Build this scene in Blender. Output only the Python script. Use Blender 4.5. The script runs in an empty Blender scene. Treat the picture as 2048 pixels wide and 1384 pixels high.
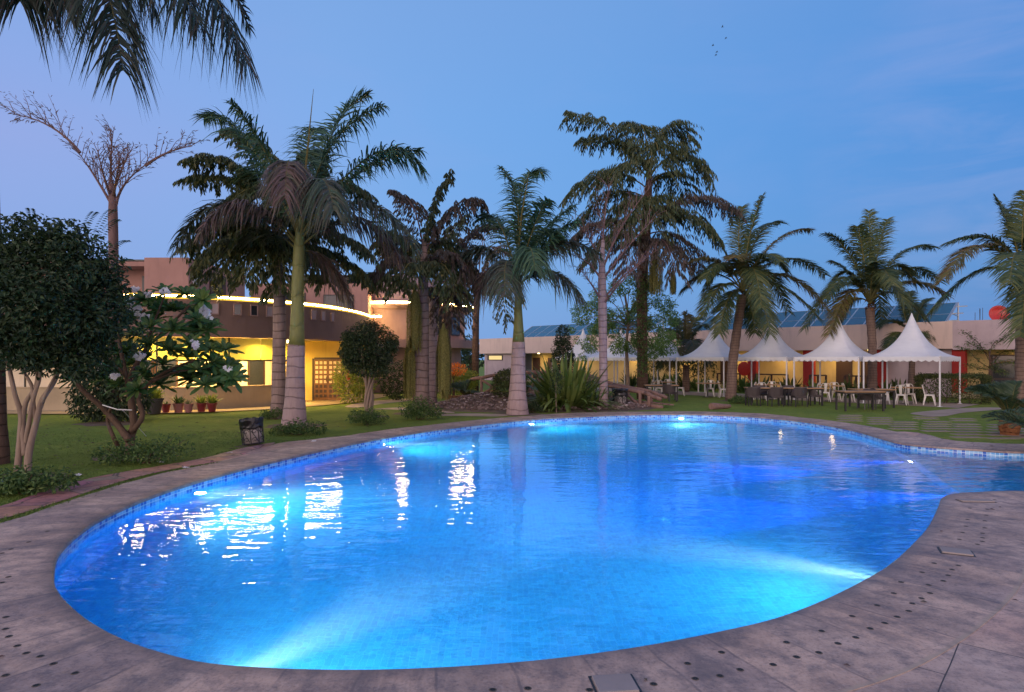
import bpy, bmesh, math, random
from mathutils import Vector, Matrix
from mathutils.geometry import tessellate_polygon
V = Vector
random.seed(7)
R = random.Random(11)
C = bpy.context.scene.collection
S = bpy.context.scene
rad = math.radians
PI = math.pi

# ------------------------------------------------------------------ node helpers
class NT:
    def __init__(self, tree):
        self.t = tree; tree.nodes.clear()
    def n(self, typ, ins=None, **props):
        nd = self.t.nodes.new(typ)
        for k, v in props.items(): setattr(nd, k, v)
        for k, v in (ins or {}).items():
            s = nd.inputs[k]
            if isinstance(v, bpy.types.NodeSocket): self.t.links.new(v, s)
            else: s.default_value = v
        return nd
    def math(self, op, a, b=0.0, c=0.0, clamp=False):
        nd = self.n('ShaderNodeMath', {0: a, 1: b, 2: c}, operation=op); nd.use_clamp = clamp
        return nd.outputs[0]
    def mix(self, f, a, b, mode='MIX'):
        nd = self.n('ShaderNodeMix', {0: f, 6: a, 7: b}, data_type='RGBA', blend_type=mode)
        return nd.outputs[2]
    def ramp(self, f, stops, interp='LINEAR'):
        nd = self.n('ShaderNodeValToRGB', {0: f}); cr = nd.color_ramp; cr.interpolation = interp
        while len(cr.elements) > 1: cr.elements.remove(cr.elements[-1])
        for i, (p, c) in enumerate(stops):
            e = cr.elements[0] if i == 0 else cr.elements.new(p)
            e.position = p; e.color = rgb(c)
        return nd.outputs[0]
    def noise(self, vec, scale, detail=3.0, rough=0.5, dist=0.0, out=0):
        ins = {'Scale': scale, 'Detail': detail, 'Roughness': rough, 'Distortion': dist}
        if vec is not None: ins['Vector'] = vec
        return self.n('ShaderNodeTexNoise', ins).outputs[out]
    def bump(self, h, strength=0.3, dist=0.02):
        return self.n('ShaderNodeBump', {'Height': h, 'Strength': strength, 'Distance': dist}).outputs[0]
    def mapr(self, v, a, b, c, d):
        return self.n('ShaderNodeMapRange', {0: v, 1: a, 2: b, 3: c, 4: d}).outputs[0]
def rgb(c):
    return (c[0], c[1], c[2], 1.0) if len(c) == 3 else tuple(c)
def mat(name):
    m = bpy.data.materials.new(name); m.use_nodes = True
    return m, NT(m.node_tree)
def principled(nt, color, rough=0.7, normal=None, metal=0.0, spec=0.5, **more):
    ins = {'Base Color': color if isinstance(color, bpy.types.NodeSocket) else rgb(color), 'Roughness': rough, 'Metallic': metal, 'Specular IOR Level': spec}
    if normal is not None: ins['Normal'] = normal
    ins.update(more)
    return nt.n('ShaderNodeBsdfPrincipled', ins)
def finish(nt, shader, vol=None, disp=None):
    o = nt.n('ShaderNodeOutputMaterial')
    if shader is not None: nt.t.links.new(shader, o.inputs[0])
    if vol is not None: nt.t.links.new(vol, o.inputs[1])

# ------------------------------------------------------------------ camera, sky, sun, exposure
F, CX, HY, H = 1280.0, 1024.0, 719.0, 1.95          # focal length in picture pixels, horizon row, eye height
cam = bpy.data.cameras.new('camera'); camo = bpy.data.objects.new('camera', cam); C.objects.link(camo)
camo.location = (0, 0, H); camo.rotation_euler = (rad(90), 0, 0)
cam.sensor_width = 36; cam.lens = 36 * F / 2048; cam.shift_y = (HY - 692) / 2048
cam.clip_end = 6000; cam.clip_start = 0.05
S.camera = camo
SUN_EL, SUN_AZ = rad(5), rad(215)                    # afterglow low behind the camera, to the left
W = bpy.data.worlds.new('World'); S.world = W; W.use_nodes = True
w = NT(W.node_tree)
tc = w.n('ShaderNodeTexCoord').outputs['Generated']
sx = w.n('ShaderNodeSeparateXYZ', {0: tc})
X_, Y_, Z_ = sx.outputs
skyn = w.n('ShaderNodeTexSky', sky_type='NISHITA', sun_disc=False, sun_elevation=rad(3), sun_rotation=SUN_AZ,
           altitude=100, air_density=1.6, dust_density=1.0, ozone_density=4.0).outputs[0]
side = w.mapr(X_, -0.62, 0.62, 0.0, 1.0)
front = w.ramp(side, [(0.0, (.245, .42, .85)), (.30, (.215, .43, .86)), (.6, (.155, .375, .81)), (1.0, (.07, .26, .69))])
low = w.ramp(side, [(0.0, (.235, .40, .80)), (.4, (.195, .41, .82)), (1.0, (.085, .28, .66))])
front = w.mix(w.mapr(Z_, 0.02, 0.22, 0.0, 1.0), low, front)
up = w.mix(w.mapr(Z_, .35, .95, 0, 1), front, rgb((.22, .34, .66)))
# lavender band and thin cloud wisps
mp = w.n('ShaderNodeMapping', {0: tc, 3: (1.2, 1.2, 3.4)}).outputs[0]
cl = w.mapr(w.noise(mp, 2.6, 5, .55, .4), .50, .78, 0, 1)
band = w.math('MULTIPLY', w.mapr(w.math('ABSOLUTE', w.math('SUBTRACT', Z_, .27)), 0.0, .22, 1, 0), w.mapr(X_, -.15, -.6, 0, 1))
up = w.mix(w.math('MULTIPLY', band, .4), up, rgb((.42, .42, .80)))
up = w.mix(w.math('MULTIPLY', cl, .15), up, rgb((.36, .42, .80)))
cd = w.n('ShaderNodeVectorMath', {0: tc, 1: V((.66, .74, .27)).normalized()}, operation='DOT_PRODUCT').outputs[1]
puff = w.math('MULTIPLY', w.mapr(cd, .955, .998, 0, 1), w.mapr(w.noise(w.n('ShaderNodeMapping', {0: tc, 2: (0, rad(25), 0), 3: (2.2, 2.2, 9)}).outputs[0], 2.2, 5, .6, .6), .38, .66, 0, 1))
up = w.mix(w.math('MULTIPLY', puff, .42), up, rgb((.33, .40, .74)))
glow = w.ramp(w.mapr(Z_, 0.0, .8, 0, 1), [(0, (2.1, 1.62, 1.48)), (.35, (1.6, 1.22, 1.25)), (1, (.42, .46, .72))])
allsky = w.mix(w.mapr(Y_, .05, -.55, 0, 1), up, glow)
bg1 = w.n('ShaderNodeBackground', {0: allsky, 1: 0.90})
bg2 = w.n('ShaderNodeBackground', {0: skyn, 1: 0.06})
add = w.n('ShaderNodeAddShader', {0: bg1.outputs[0], 1: bg2.outputs[0]})
wo = w.n('ShaderNodeOutputWorld', {0: add.outputs[0]})
sun = bpy.data.lights.new('sun', 'SUN'); suno = bpy.data.objects.new('sun', sun); C.objects.link(suno)
sun.energy = 1.15; sun.angle = rad(30); sun.color = (1.0, .84, .78)
sd = V((math.sin(SUN_AZ) * math.cos(rad(14)), math.cos(SUN_AZ) * math.cos(rad(14)), math.sin(rad(14))))
suno.rotation_euler = (-sd).to_track_quat('-Z', 'Y').to_euler()
S.view_settings.view_transform = 'Standard'; S.view_settings.look = 'None'
S.view_settings.exposure = 0.0; S.view_settings.gamma = 1.0; S.view_settings.use_curve_mapping = False
cy = S.cycles
cy.use_denoising = True
cy.max_bounces = 8; cy.diffuse_bounces = 3; cy.glossy_bounces = 3; cy.transmission_bounces = 6; cy.volume_bounces = 1; cy.transparent_max_bounces = 6
cy.sample_clamp_indirect = 30.0; cy.sample_clamp_direct = 0; cy.blur_glossy = 0.1
cy.use_adaptive_sampling = True; cy.adaptive_threshold = 0.02

# ------------------------------------------------------------------ places from the survey of the photograph
def at(px, py, d):
    return V(((px - CX) * d / F, d, H + (HY - py) * d / F))
def gp(px, py, z=0.0):
    d = (H - z) * F / (py - HY)
    return V(((px - CX) * d / F, d, z))

# ------------------------------------------------------------------ mesh helpers
class MB:
    def __init__(self): self.v = []; self.f = []; self.m = []; self.uv = []
    def add(self, vs, fs, mi=0, uvs=None):
        o = len(self.v); self.v.extend(vs)
        for k, f in enumerate(fs):
            self.f.append(tuple(i + o for i in f)); self.m.append(mi)
            self.uv.append(uvs[k] if uvs else None)
    def box(self, c, s, rz=0.0, mi=0, M=None):
        c = V(c); hx, hy, hz = s[0] / 2, s[1] / 2, s[2] / 2
        Mx = M if M is not None else Matrix.Rotation(rz, 3, 'Z')
        vs = [c + Mx @ V((x, y, z)) for z in (-hz, hz) for y in (-hy, hy) for x in (-hx, hx)]
        self.add(vs, [(0, 2, 3, 1), (4, 5, 7, 6), (0, 1, 5, 4), (1, 3, 7, 5), (3, 2, 6, 7), (2, 0, 4, 6)], mi)
    def bar(self, a, b, wd, ht, mi=0, up=V((0, 0, 1))):
        a = V(a); b = V(b); t = (b - a); L = t.length; t.normalize()
        s = t.cross(up)
        if s.length < 1e-4: s = V((1, 0, 0))
        s.normalize(); u = s.cross(t)
        self.box((a + b) / 2, (L, wd, ht), mi=mi, M=Matrix((t, s, u)).transposed())
    def tube(self, pts, rs, n=8, mi=0, cap=True, jit=0.0, rnd=R):
        pts = [V(p) for p in pts]
        if not hasattr(rs, '__len__'): rs = [rs] * len(pts)
        vs = []; fs = []; ref = None
        for i, p in enumerate(pts):
            t = (pts[min(i + 1, len(pts) - 1)] - pts[max(i - 1, 0)]).normalized()
            if ref is None:
                ref = t.orthogonal().normalized()
            ref = (ref - t * ref.dot(t)).normalized()
            b = t.cross(ref)
            for k in range(n):
                a = 2 * PI * k / n
                r = rs[i] * (1 + (rnd.uniform(-jit, jit) if jit else 0))
                vs.append(p + (ref * math.cos(a) + b * math.sin(a)) * r)
        for i in range(len(pts) - 1):
            for k in range(n):
                k2 = (k + 1) % n
                fs.append((i * n + k, i * n + k2, (i + 1) * n + k2, (i + 1) * n + k))
        if cap:
            fs.append(tuple(range(n - 1, -1, -1))); fs.append(tuple((len(pts) - 1) * n + k for k in range(n)))
        self.add(vs, fs, mi)
    def lathe(self, c, prof, n=16, mi=0, cap=True):
        c = V(c); vs = []; fs = []
        for r, z in prof:
            for k in range(n):
                a = 2 * PI * k / n; vs.append(c + V((r * math.cos(a), r * math.sin(a), z)))
        for i in range(len(prof) - 1):
            for k in range(n):
                k2 = (k + 1) % n
                fs.append((i * n + k, i * n + k2, (i + 1) * n + k2, (i + 1) * n + k))
        if cap:
            fs.append(tuple(range(n - 1, -1, -1))); fs.append(tuple((len(prof) - 1) * n + k for k in range(n)))
        self.add(vs, fs, mi)
    def poly(self, pts, mi=0): self.add([V(p) for p in pts], [tuple(range(len(pts)))], mi)
    def prism(self, pts, z0, z1, mi=0):
        n = len(pts); vs = [V((p[0], p[1], z0)) for p in pts] + [V((p[0], p[1], z1)) for p in pts]
        fs = [(i, (i + 1) % n, n + (i + 1) % n, n + i) for i in range(n)]
        self.add(vs, fs + [tuple(range(n - 1, -1, -1)), tuple(range(n, 2 * n))], mi)
    def strip(self, p, d, side, L, wd, droop, seg=3, mi=0, prof=(.7, 1., .75, 0.)):
        """a narrow leaf from p along d, drooping under its weight, ending in a point"""
        vs = []; fs = []
        for i in range(seg + 1):
            s = i / seg
            q = p + d * (L * s) + V((0, 0, -1)) * (droop * L * s * s)
            if i == seg: vs.append(q)
            else:
                wv = side * (wd * .5 * prof[min(i, len(prof) - 1)]); vs += [q - wv, q + wv]
        for i in range(seg - 1):
            fs.append((2 * i, 2 * i + 1, 2 * i + 3, 2 * i + 2))
        fs.append((2 * seg - 2, 2 * seg - 1, 2 * seg))
        self.add(vs, fs, mi)
    def leaf(self, p, d, nrm, L, wd, mi=0, fold=.25):
        s = d.cross(nrm)
        if s.length < 1e-5: return
        s.normalize(); n2 = s.cross(d).normalized()
        m = p + d * (L * .45)
        self.add([p, m - s * wd * .5 + n2 * (wd * fold), p + d * L - n2 * (L * .12), m + s * wd * .5 + n2 * (wd * fold)], [(0, 1, 2), (0, 2, 3)], mi)

def mesh_obj(name, mb, mats, parent=None, origin=None, smooth=False, bevel=0.0):
    me = bpy.data.meshes.new(name)
    o3 = V(origin) if origin is not None else (parent_world(parent) if parent is not None else V((0, 0, 0)))
    me.from_pydata([tuple(V(v) - o3) for v in mb.v], [], mb.f)
    if not isinstance(mats, (list, tuple)): mats = [mats]
    for m in mats: me.materials.append(m)
    if len(mats) > 1: me.polygons.foreach_set('material_index', mb.m)
    if any(u is not None for u in mb.uv):
        ul = me.uv_layers.new(name='UVMap')
        for pl, u in zip(me.polygons, mb.uv):
            if u:
                for li, q in zip(pl.loop_indices, u): ul.data[li].uv = q
    if smooth:
        me.polygons.foreach_set('use_smooth', [True] * len(me.polygons))
    me.update()
    o = bpy.data.objects.new(name, me); C.objects.link(o)
    if parent is not None:
        o.parent = parent
        if origin is not None: o.location = o3 - parent_world(parent)
    else: o.location = o3
    if bevel:
        b = o.modifiers.new('bevel', 'BEVEL'); b.width = bevel; b.segments = 2; b.limit_method = 'ANGLE'
    return o
def parent_world(p):
    q = V((0, 0, 0))
    while p is not None: q = q + p.location; p = p.parent
    return q
def tag(o, label=None, cat=None, group=None, kind=None):
    if label: o['label'] = label
    if cat: o['category'] = cat
    if group: o['group'] = group
    if kind: o['kind'] = kind
    return o
def thing(name, loc, label, cat, group=None):
    o = bpy.data.objects.new(name, None); C.objects.link(o); o.location = loc; o.empty_display_size = .2
    return tag(o, label, cat, group)
def dup(root, loc, rz=0.0, label=None, group=None, scale=None):
    r = root.copy(); C.objects.link(r); r.location = loc; r.rotation_euler = (0, 0, rz)
    if label: r['label'] = label
    if group: r['group'] = group
    if scale: r.scale = scale
    for ch in list(root.children):
        c = ch.copy(); C.objects.link(c); c.parent = r
        for g in list(ch.children):
            e = g.copy(); C.objects.link(e); e.parent = c
    return r
def structure(name, mb, mats, **k):
    o = mesh_obj(name, mb, mats, **k); o['kind'] = 'structure'; return o
def catmull(pts, closed=False, per=12):
    out = []; n = len(pts)
    for i in range(n if closed else n - 1):
        P = [pts[(i + k - 1) % n] if closed else pts[max(0, min(n - 1, i + k - 1))] for k in range(4)]
        for s in range(per):
            t = s / per
            out.append(.5 * ((2 * P[1]) + (P[2] - P[0]) * t + (2 * P[0] - 5 * P[1] + 4 * P[2] - P[3]) * t * t + (3 * P[1] - P[0] - 3 * P[2] + P[3]) * t ** 3))
    if not closed: out.append(pts[-1].copy())
    return out
def resample(pts, step, closed=False):
    P = list(pts) + ([pts[0]] if closed else [])
    L = [0.0]
    for a, b in zip(P, P[1:]): L.append(L[-1] + (b - a).length)
    n = max(2, int(round(L[-1] / step))); out = []; j = 0
    for i in range(n if closed else n + 1):
        s = L[-1] * i / n
        while j < len(L) - 2 and L[j + 1] < s: j += 1
        t = (s - L[j]) / max(1e-9, L[j + 1] - L[j]); out.append(P[j].lerp(P[j + 1], t))
    return out
def fill(loops, z, mb, mi=0):
    """triangulated flat sheet; first loop outside, the others holes"""
    L = [[V((p[0], p[1], 0)) for p in l] for l in loops]
    tri = tessellate_polygon(L)
    flat = [V((p.x, p.y, z)) for l in L for p in l]
    fs = []
    for a, b, c in tri:
        nrm = (flat[b] - flat[a]).cross(flat[c] - flat[a])
        fs.append((a, b, c) if nrm.z > 0 else (a, c, b))
    mb.add(flat, fs, mi)
# ------------------------------------------------------------------ materials of the setting
def obj_co(nt): return nt.n('ShaderNodeTexCoord').outputs['Object']
def uv_co(nt): return nt.n('ShaderNodeTexCoord').outputs['UV']

def stone_colour(nt, P, island=None):
    a = nt.noise(P, 1.1, 6, .65)
    b = nt.noise(P, 6.0, 7, .7)
    c = nt.ramp(a, [(.3, (.29, .20, .165)), (.45, (.43, .30, .235)), (.58, (.55, .39, .305)), (.72, (.65, .48, .385))])
    c = nt.mix(nt.mapr(b, .46, .66, 0, .75), c, rgb((.15, .125, .13)))
    sp = nt.noise(P, 42, 5, .75)
    c = nt.mix(nt.mapr(sp, .52, .68, 0, .55), c, rgb((.50, .41, .37)))
    c = nt.mix(nt.mapr(sp, .46, .36, 0, .5), c, rgb((.12, .10, .10)))
    st = nt.noise(nt.n('ShaderNodeMapping', {0: P, 3: (1.0, 2.8, 1.0)}).outputs[0], 1.5, 7, .72, 1.2)
    c = nt.mix(nt.mapr(st, .56, .70, 0, .6), c, rgb((.13, .112, .125)))
    return c, b, sp
def coping_mat():
    m, t = mat('worn sandstone coping'); P = obj_co(t); U = uv_co(t)
    c, b, sp = stone_colour(t, P)
    su = t.n('ShaderNodeSeparateXYZ', {0: U}); u, v = su.outputs[0], su.outputs[1]
    # radial joints about every 0.75 m, drifting a little
    uj = t.math('ADD', u, t.math('MULTIPLY', t.noise(P, 3, 2), .05))
    cell = t.math('DIVIDE', uj, .47)
    fr = t.math('FRACT', cell); ed = t.math('MINIMUM', fr, t.math('SUBTRACT', 1, fr))
    joint = t.mapr(ed, .010, .026, 1, 0)
    idn = t.n('ShaderNodeTexWhiteNoise', {1: t.math('FLOOR', cell)}, noise_dimensions='1D').outputs[0]
    c = t.mix(1.0, c, t.ramp(idn, [(0, (.82, .80, .84)), (.5, (1.0, .96, .94)), (1, (1.14, 1.06, 1.0))]), 'MULTIPLY')
    # mortar line at the outer rim
    rim = t.mapr(t.math('ABSOLUTE', t.math('SUBTRACT', v, t.math('ADD', .915, t.math('MULTIPLY', t.noise(P, 9, 3), .05)))), .012, .03, 1, 0)
    c = t.mix(t.math('MULTIPLY', joint, t.mapr(t.noise(P, 2.5, 3), .4, .6, .15, .65)), c, rgb((.13, .10, .10)))
    c = t.mix(t.math('MULTIPLY', rim, .8), c, rgb((.42, .31, .23)))
    sr = t.noise(t.n('ShaderNodeCombineXYZ', {0: t.math('MULTIPLY', u, 3.2), 1: t.math('MULTIPLY', v, .9), 2: 0.0}).outputs[0], 1.0, 6, .7, .6)
    c = t.mix(t.mapr(sr, .50, .66, 0, .6), c, rgb((.10, .088, .10)))
    # damp inner edge where the water splashes
    wet = t.mapr(t.math('ADD', v, t.math('MULTIPLY', t.noise(P, 5, 4), .16)), .10, .24, 1, 0)
    c = t.mix(t.math('MULTIPLY', wet, .45), c, rgb((.09, .075, .08)))
    h = t.math('SUBTRACT', t.math('ADD', t.math('MULTIPLY', b, .5), t.math('MULTIPLY', sp, .25)), t.math('MULTIPLY', joint, .3))
    pud = t.mapr(t.noise(t.n('ShaderNodeMapping', {0: P, 3: (1, .55, 1)}).outputs[0], 1.1, 3, .5), .60, .68, 0, 1)
    r = t.math('SUBTRACT', .72, t.math('MULTIPLY', wet, .22))
    finish(t, principled(t, c, r, t.bump(h, .35, .012)).outputs[0]); return m
def deck_mat():
    m, t = mat('worn stone paving slabs'); P = obj_co(t)
    c, b, sp = stone_colour(t, P)
    q = t.n('ShaderNodeMapping', {0: P, 2: (0, 0, rad(-48.5))}).outputs[0]
    q = t.n('ShaderNodeVectorMath', {0: q, 1: t.n('ShaderNodeVectorMath', {0: t.noise(P, 2.2, 2, out=1), 1: (.012, .012, 0)}, operation='MULTIPLY').outputs[0]}, operation='ADD').outputs[0]
    br = t.n('ShaderNodeTexBrick', {'Vector': q, 'Color1': (.9, .88, .9, 1), 'Color2': (1.12, 1.03, .98, 1), 'Mortar': (0, 0, 0, 1), 'Scale': 1.0, 'Mortar Size': .0045, 'Mortar Smooth': .3, 'Brick Width': .95, 'Row Height': .62})
    br.offset = .37
    c = t.mix(1.0, c, br.outputs[0], 'MULTIPLY')
    jt = br.outputs['Fac']
    c = t.mix(t.math('MULTIPLY', jt, .62), c, rgb((.11, .09, .085)))
    rd = t.mapr(t.noise(P, .45, 2), .45, .65, 0, .55)
    c = t.mix(rd, c, t.mix(1.0, c, rgb((1.02, .80, .84)), 'MULTIPLY'))
    h = t.math('SUBTRACT', t.math('ADD', t.math('MULTIPLY', b, .5), t.math('MULTIPLY', sp, .2)), jt)
    finish(t, principled(t, c, .7, t.bump(h, .4, .012)).outputs[0]); return m
def redpaver_mat():
    m, t = mat('red sandstone strip'); P = obj_co(t)
    c, b, sp = stone_colour(t, P)
    c = t.mix(1.0, c, rgb((1.05, .74, .76)), 'MULTIPLY')
    vo = t.n('ShaderNodeTexVoronoi', {'Vector': P, 'Scale': 1.9}, feature='DISTANCE_TO_EDGE').outputs[0]
    j = t.mapr(vo, .01, .03, 1, 0)
    vc = t.n('ShaderNodeTexVoronoi', {'Vector': P, 'Scale': 1.9}, feature='F1').outputs['Color']
    c = t.mix(.35, c, t.mix(1.0, c, vc, 'MULTIPLY'))
    c = t.mix(t.math('MULTIPLY', j, .8), c, rgb((.05, .05, .035)))
    finish(t, principled(t, c, .65, t.bump(t.math('SUBTRACT', b, j), .4, .015)).outputs[0]); return m
def lawn_mat():
    m, t = mat('mown lawn'); P = obj_co(t)
    a = t.noise(P, .35, 4, .6); b = t.noise(P, 3.2, 5, .7)
    f = t.noise(t.n('ShaderNodeMapping', {0: P, 3: (1, 1, 1)}).outputs[0], 60, 3, .8)
    c = t.ramp(a, [(.3, (.125, .215, .024)), (.5, (.19, .28, .034)), (.72, (.265, .30, .05))])
    c = t.mix(t.mapr(b, .4, .7, 0, .6), c, rgb((.055, .085, .016)))
    c = t.mix(t.mapr(f, .35, .7, 0, .7), c, rgb((.17, .20, .055)))
    c = t.mix(t.mapr(t.noise(P, 1.3, 5, .7), .62, .74, 0, .6), c, rgb((.15, .105, .05)))
    finish(t, principled(t, c, .9, t.bump(t.math('ADD', f, b), .7, .05), spec=.15).outputs[0]); return m
def pool_tile_mat(name='blue mosaic pool tile', band=True):
    m, t = mat(name); U = uv_co(t)
    su = t.n('ShaderNodeSeparateXYZ', {0: U}); u, v = su.outputs[0], su.outputs[1]
    def cells(size, uu, vv):
        a = t.math('DIVIDE', uu, size); b = t.math('DIVIDE', vv, size)
        cv = t.n('ShaderNodeCombineXYZ', {0: t.math('FLOOR', a), 1: t.math('FLOOR', b), 2: size}).outputs[0]
        wn = t.n('ShaderNodeTexWhiteNoise', {0: cv}, noise_dimensions='3D').outputs[0]
        fa, fb = t.math('FRACT', a), t.math('FRACT', b)
        e = t.math('MINIMUM', t.math('MINIMUM', fa, t.math('SUBTRACT', 1, fa)), t.math('MINIMUM', fb, t.math('SUBTRACT', 1, fb)))
        return wn, t.mapr(e, .03, .07, 1, 0)
    wn, g = cells(.06, u, v)
    c = t.ramp(wn, [(0, (.004, .285, .60)), (.35, (.006, .33, .66)), (.7, (.008, .36, .69)), (1, (.015, .41, .73))])
    c = t.mix(t.math('MULTIPLY', g, .4), c, rgb((.16, .56, .74)))
    rgh = .35
    if band:
        wb, gb = cells(.075, u, t.math('ADD', v, .02))
        cb = t.ramp(wb, [(0, (.20, .40, .60)), (.36, (.15, .34, .58)), (.38, (.015, .10, .42)), (.72, (.02, .17, .52)), (.74, (.06, .28, .58)), (1, (.10, .36, .62))], 'CONSTANT')
        cb = t.mix(gb, cb, rgb((.5, .62, .7)))
        c = t.mix(t.math('GREATER_THAN', v, -.235), c, cb)
    finish(t, principled(t, c, rgh).outputs[0]); return m
def water_mat():
    m, t = mat('pool water'); P = obj_co(t)
    q = t.n('ShaderNodeMapping', {0: P, 3: (.55, 1.3, 1)}).outputs[0]
    w1 = t.noise(q, 1.3, 2, .5, .5)
    w2 = t.noise(q, 4.2, 1.5, .5, .6)
    w3 = t.noise(q, 14, 1, .55, .3)
    h = t.math('ADD', t.math('ADD', t.math('MULTIPLY', w1, .9), t.math('MULTIPLY', w2, .42)), t.math('MULTIPLY', w3, .035))
    nb = t.n('ShaderNodeBump', {'Height': h, 'Strength': 1.0, 'Distance': .0145}).outputs[0]
    g = t.n('ShaderNodeBsdfGlass', {'Color': (1, 1, 1, 1), 'Roughness': .0, 'IOR': 1.33, 'Normal': nb})
    ab = t.n('ShaderNodeVolumeAbsorption', {'Color': (.10, .80, .98, 1), 'Density': .16})
    sc = t.n('ShaderNodeVolumeScatter', {'Color': (.72, .94, 1, 1), 'Density': .065, 'Anisotropy': .25})
    vol = t.n('ShaderNodeAddShader', {0: ab.outputs[0], 1: sc.outputs[0]})
    finish(t, g.outputs[0], vol.outputs[0]); return m
MAT = dict(coping=coping_mat(), deck=deck_mat(), red=redpaver_mat(), lawn=lawn_mat(), tile=pool_tile_mat(), floor_tile=pool_tile_mat('blue mosaic floor tile', False), water=water_mat())

# ------------------------------------------------------------------ the pool
POOL_PX = [(103, 1150), (113, 1108), (150, 1070), (200, 1036), (280, 1000), (360, 972), (450, 946), (550, 921), (650, 898), (750, 878), (850, 862), (950, 849),
           (1050, 839), (1150, 833), (1250, 829), (1330, 828), (1400, 828.5), (1470, 831), (1540, 835.5), (1600, 841.5), (1660, 850.5), (1720, 863), (1765, 876), (1800, 885), (1850, 891), (1950, 898), (2048, 903)]
POOL_W = [V((14, 13.5, 0)), V((18, 13.0, 0)), V((19.6, 11.3, 0)), V((18, 9.3, 0)), V((14, 9.0, 0)), V((10, 9.3, 0))]
POOL_PX2 = [(2048, 982), (1950, 985), (1905, 988), (1886, 997), (1880, 1012), (1862, 1050), (1833, 1084), (1782, 1130), (1700, 1177), (1600, 1221), (1500, 1251),
            (1300, 1291), (1100, 1319), (900, 1335), (700, 1341), (520, 1336), (400, 1325), (300, 1300), (230, 1274), (170, 1240), (130, 1206), (108, 1178)]
outline = [gp(*p) for p in POOL_PX] + POOL_W + [gp(*p) for p in POOL_PX2]
OUT = resample(catmull(outline, True, 10), .11, True)
area = sum(a.x * b.y - b.x * a.y for a, b in zip(OUT, OUT[1:] + OUT[:1]))
if area < 0: OUT.reverse()                                           # counter-clockwise
NO = len(OUT)
NRM = []
for i in range(NO):
    t_ = OUT[(i + 2) % NO] - OUT[i - 2]
    NRM.append(V((t_.y, -t_.x, 0)).normalized())                      # outward
def offset(d, smooth=0):
    P = [OUT[i] + NRM[i] * d for i in range(NO)]
    for _ in range(smooth): P = [(P[i - 1] + P[i] * 2 + P[(i + 1) % NO]) / 4 for i in range(NO)]
    return P
def clean_loop(P, d):
    """drop offset points that came closer to the outline than they should (concave bends)"""
    out = []
    for p in P:
        if min((p - q).length_squared for q in OUT[::2]) > (d * .975) ** 2: out.append(p)
    return out
ARC = [0.0]
for i in range(NO): ARC.append(ARC[-1] + (OUT[(i + 1) % NO] - OUT[i]).length)
WZ = -.13
def ring(mb, profile, uvf):
    n = len(profile)
    loops = [[OUT[i] + NRM[i] * o + V((0, 0, z)) for i in range(NO)] for o, z in profile]
    for j in range(n - 1):
        for i in range(NO):
            i2 = (i + 1) % NO; a, b = ARC[i], ARC[i + 1]
            va, vb = uvf(profile[j]), uvf(profile[j + 1])
            mb.add([loops[j][i], loops[j][i2], loops[j + 1][i2], loops[j + 1][i]], [(0, 1, 2, 3)], 0, [[(a, va), (b, va), (b, vb), (a, vb)]])
CW = .95
mb = MB(); ring(mb, [(.03, -.045), (-.012, -.045), (-.022, -.03), (-.018, -.006), (-.002, .0035), (.02, .004), (.3, .004), (.6, .004), (CW, .004), (CW, -.04)], lambda p: p[0])
coping = structure('pool_coping', mb, MAT['coping'], smooth=False)
mb = MB(); ring(mb, [(0.0, -1.45), (0.0, -.04)], lambda p: p[1])
structure('pool_wall', mb, MAT['tile'])
mb = MB(); fill([offset(.01)], -1.4, mb)
mb.uv = [[(mb.v[i].x, mb.v[i].y) for i in f] for f in mb.f]
structure('pool_floor', mb, MAT['floor_tile'])
# low wall under water between the main pool and the shallow arm, and the shallow floor
wa, wb_ = gp(1802, 884), gp(1893, 990)
wa = V((8.95, 14.9, 0)); wb_ = V((6.95, 9.2, 0))
mb = MB(); mid = V((8.35, 11.9, 0))
crv = catmull([wa + V((.2, .5, 0)), V((8.55, 13.6, 0)), V((7.75, 11.6, 0)), V((7.05, 9.8, 0)), wb_ + V((-.1, -.4, 0))], False, 8)
sh = [V((p.x, p.y)) for p in crv]
poly = [V((p[0], p[1], 0)) for p in sh] + [V((22, 7, 0)), V((22, 16, 0))]
mb.prism(poly, -1.39, -.55)
mb.uv = [[((mb.v[i].x + mb.v[i].y * .3) if k < len(poly) else mb.v[i].x, mb.v[i].z if k < len(poly) else mb.v[i].y) for i in f] for k, f in enumerate(mb.f)]
structure('pool_step', mb, MAT['floor_tile'])
# water: a closed body whose sides sit just behind the tiles
mb = MB(); po = offset(.012); fill([po], WZ, mb); fill([po], -1.43, mb)
nf = len(mb.f) // 2
mb.f = mb.f[:nf] + [tuple(reversed(f)) for f in mb.f[nf:]]
o_ = NO
mb.f += [(o_ + i, o_ + (i + 1) % NO, (i + 1) % NO, i) for i in range(NO)]; mb.m += [0] * NO; mb.uv += [None] * NO
structure('water', mb, MAT['water'])

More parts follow.
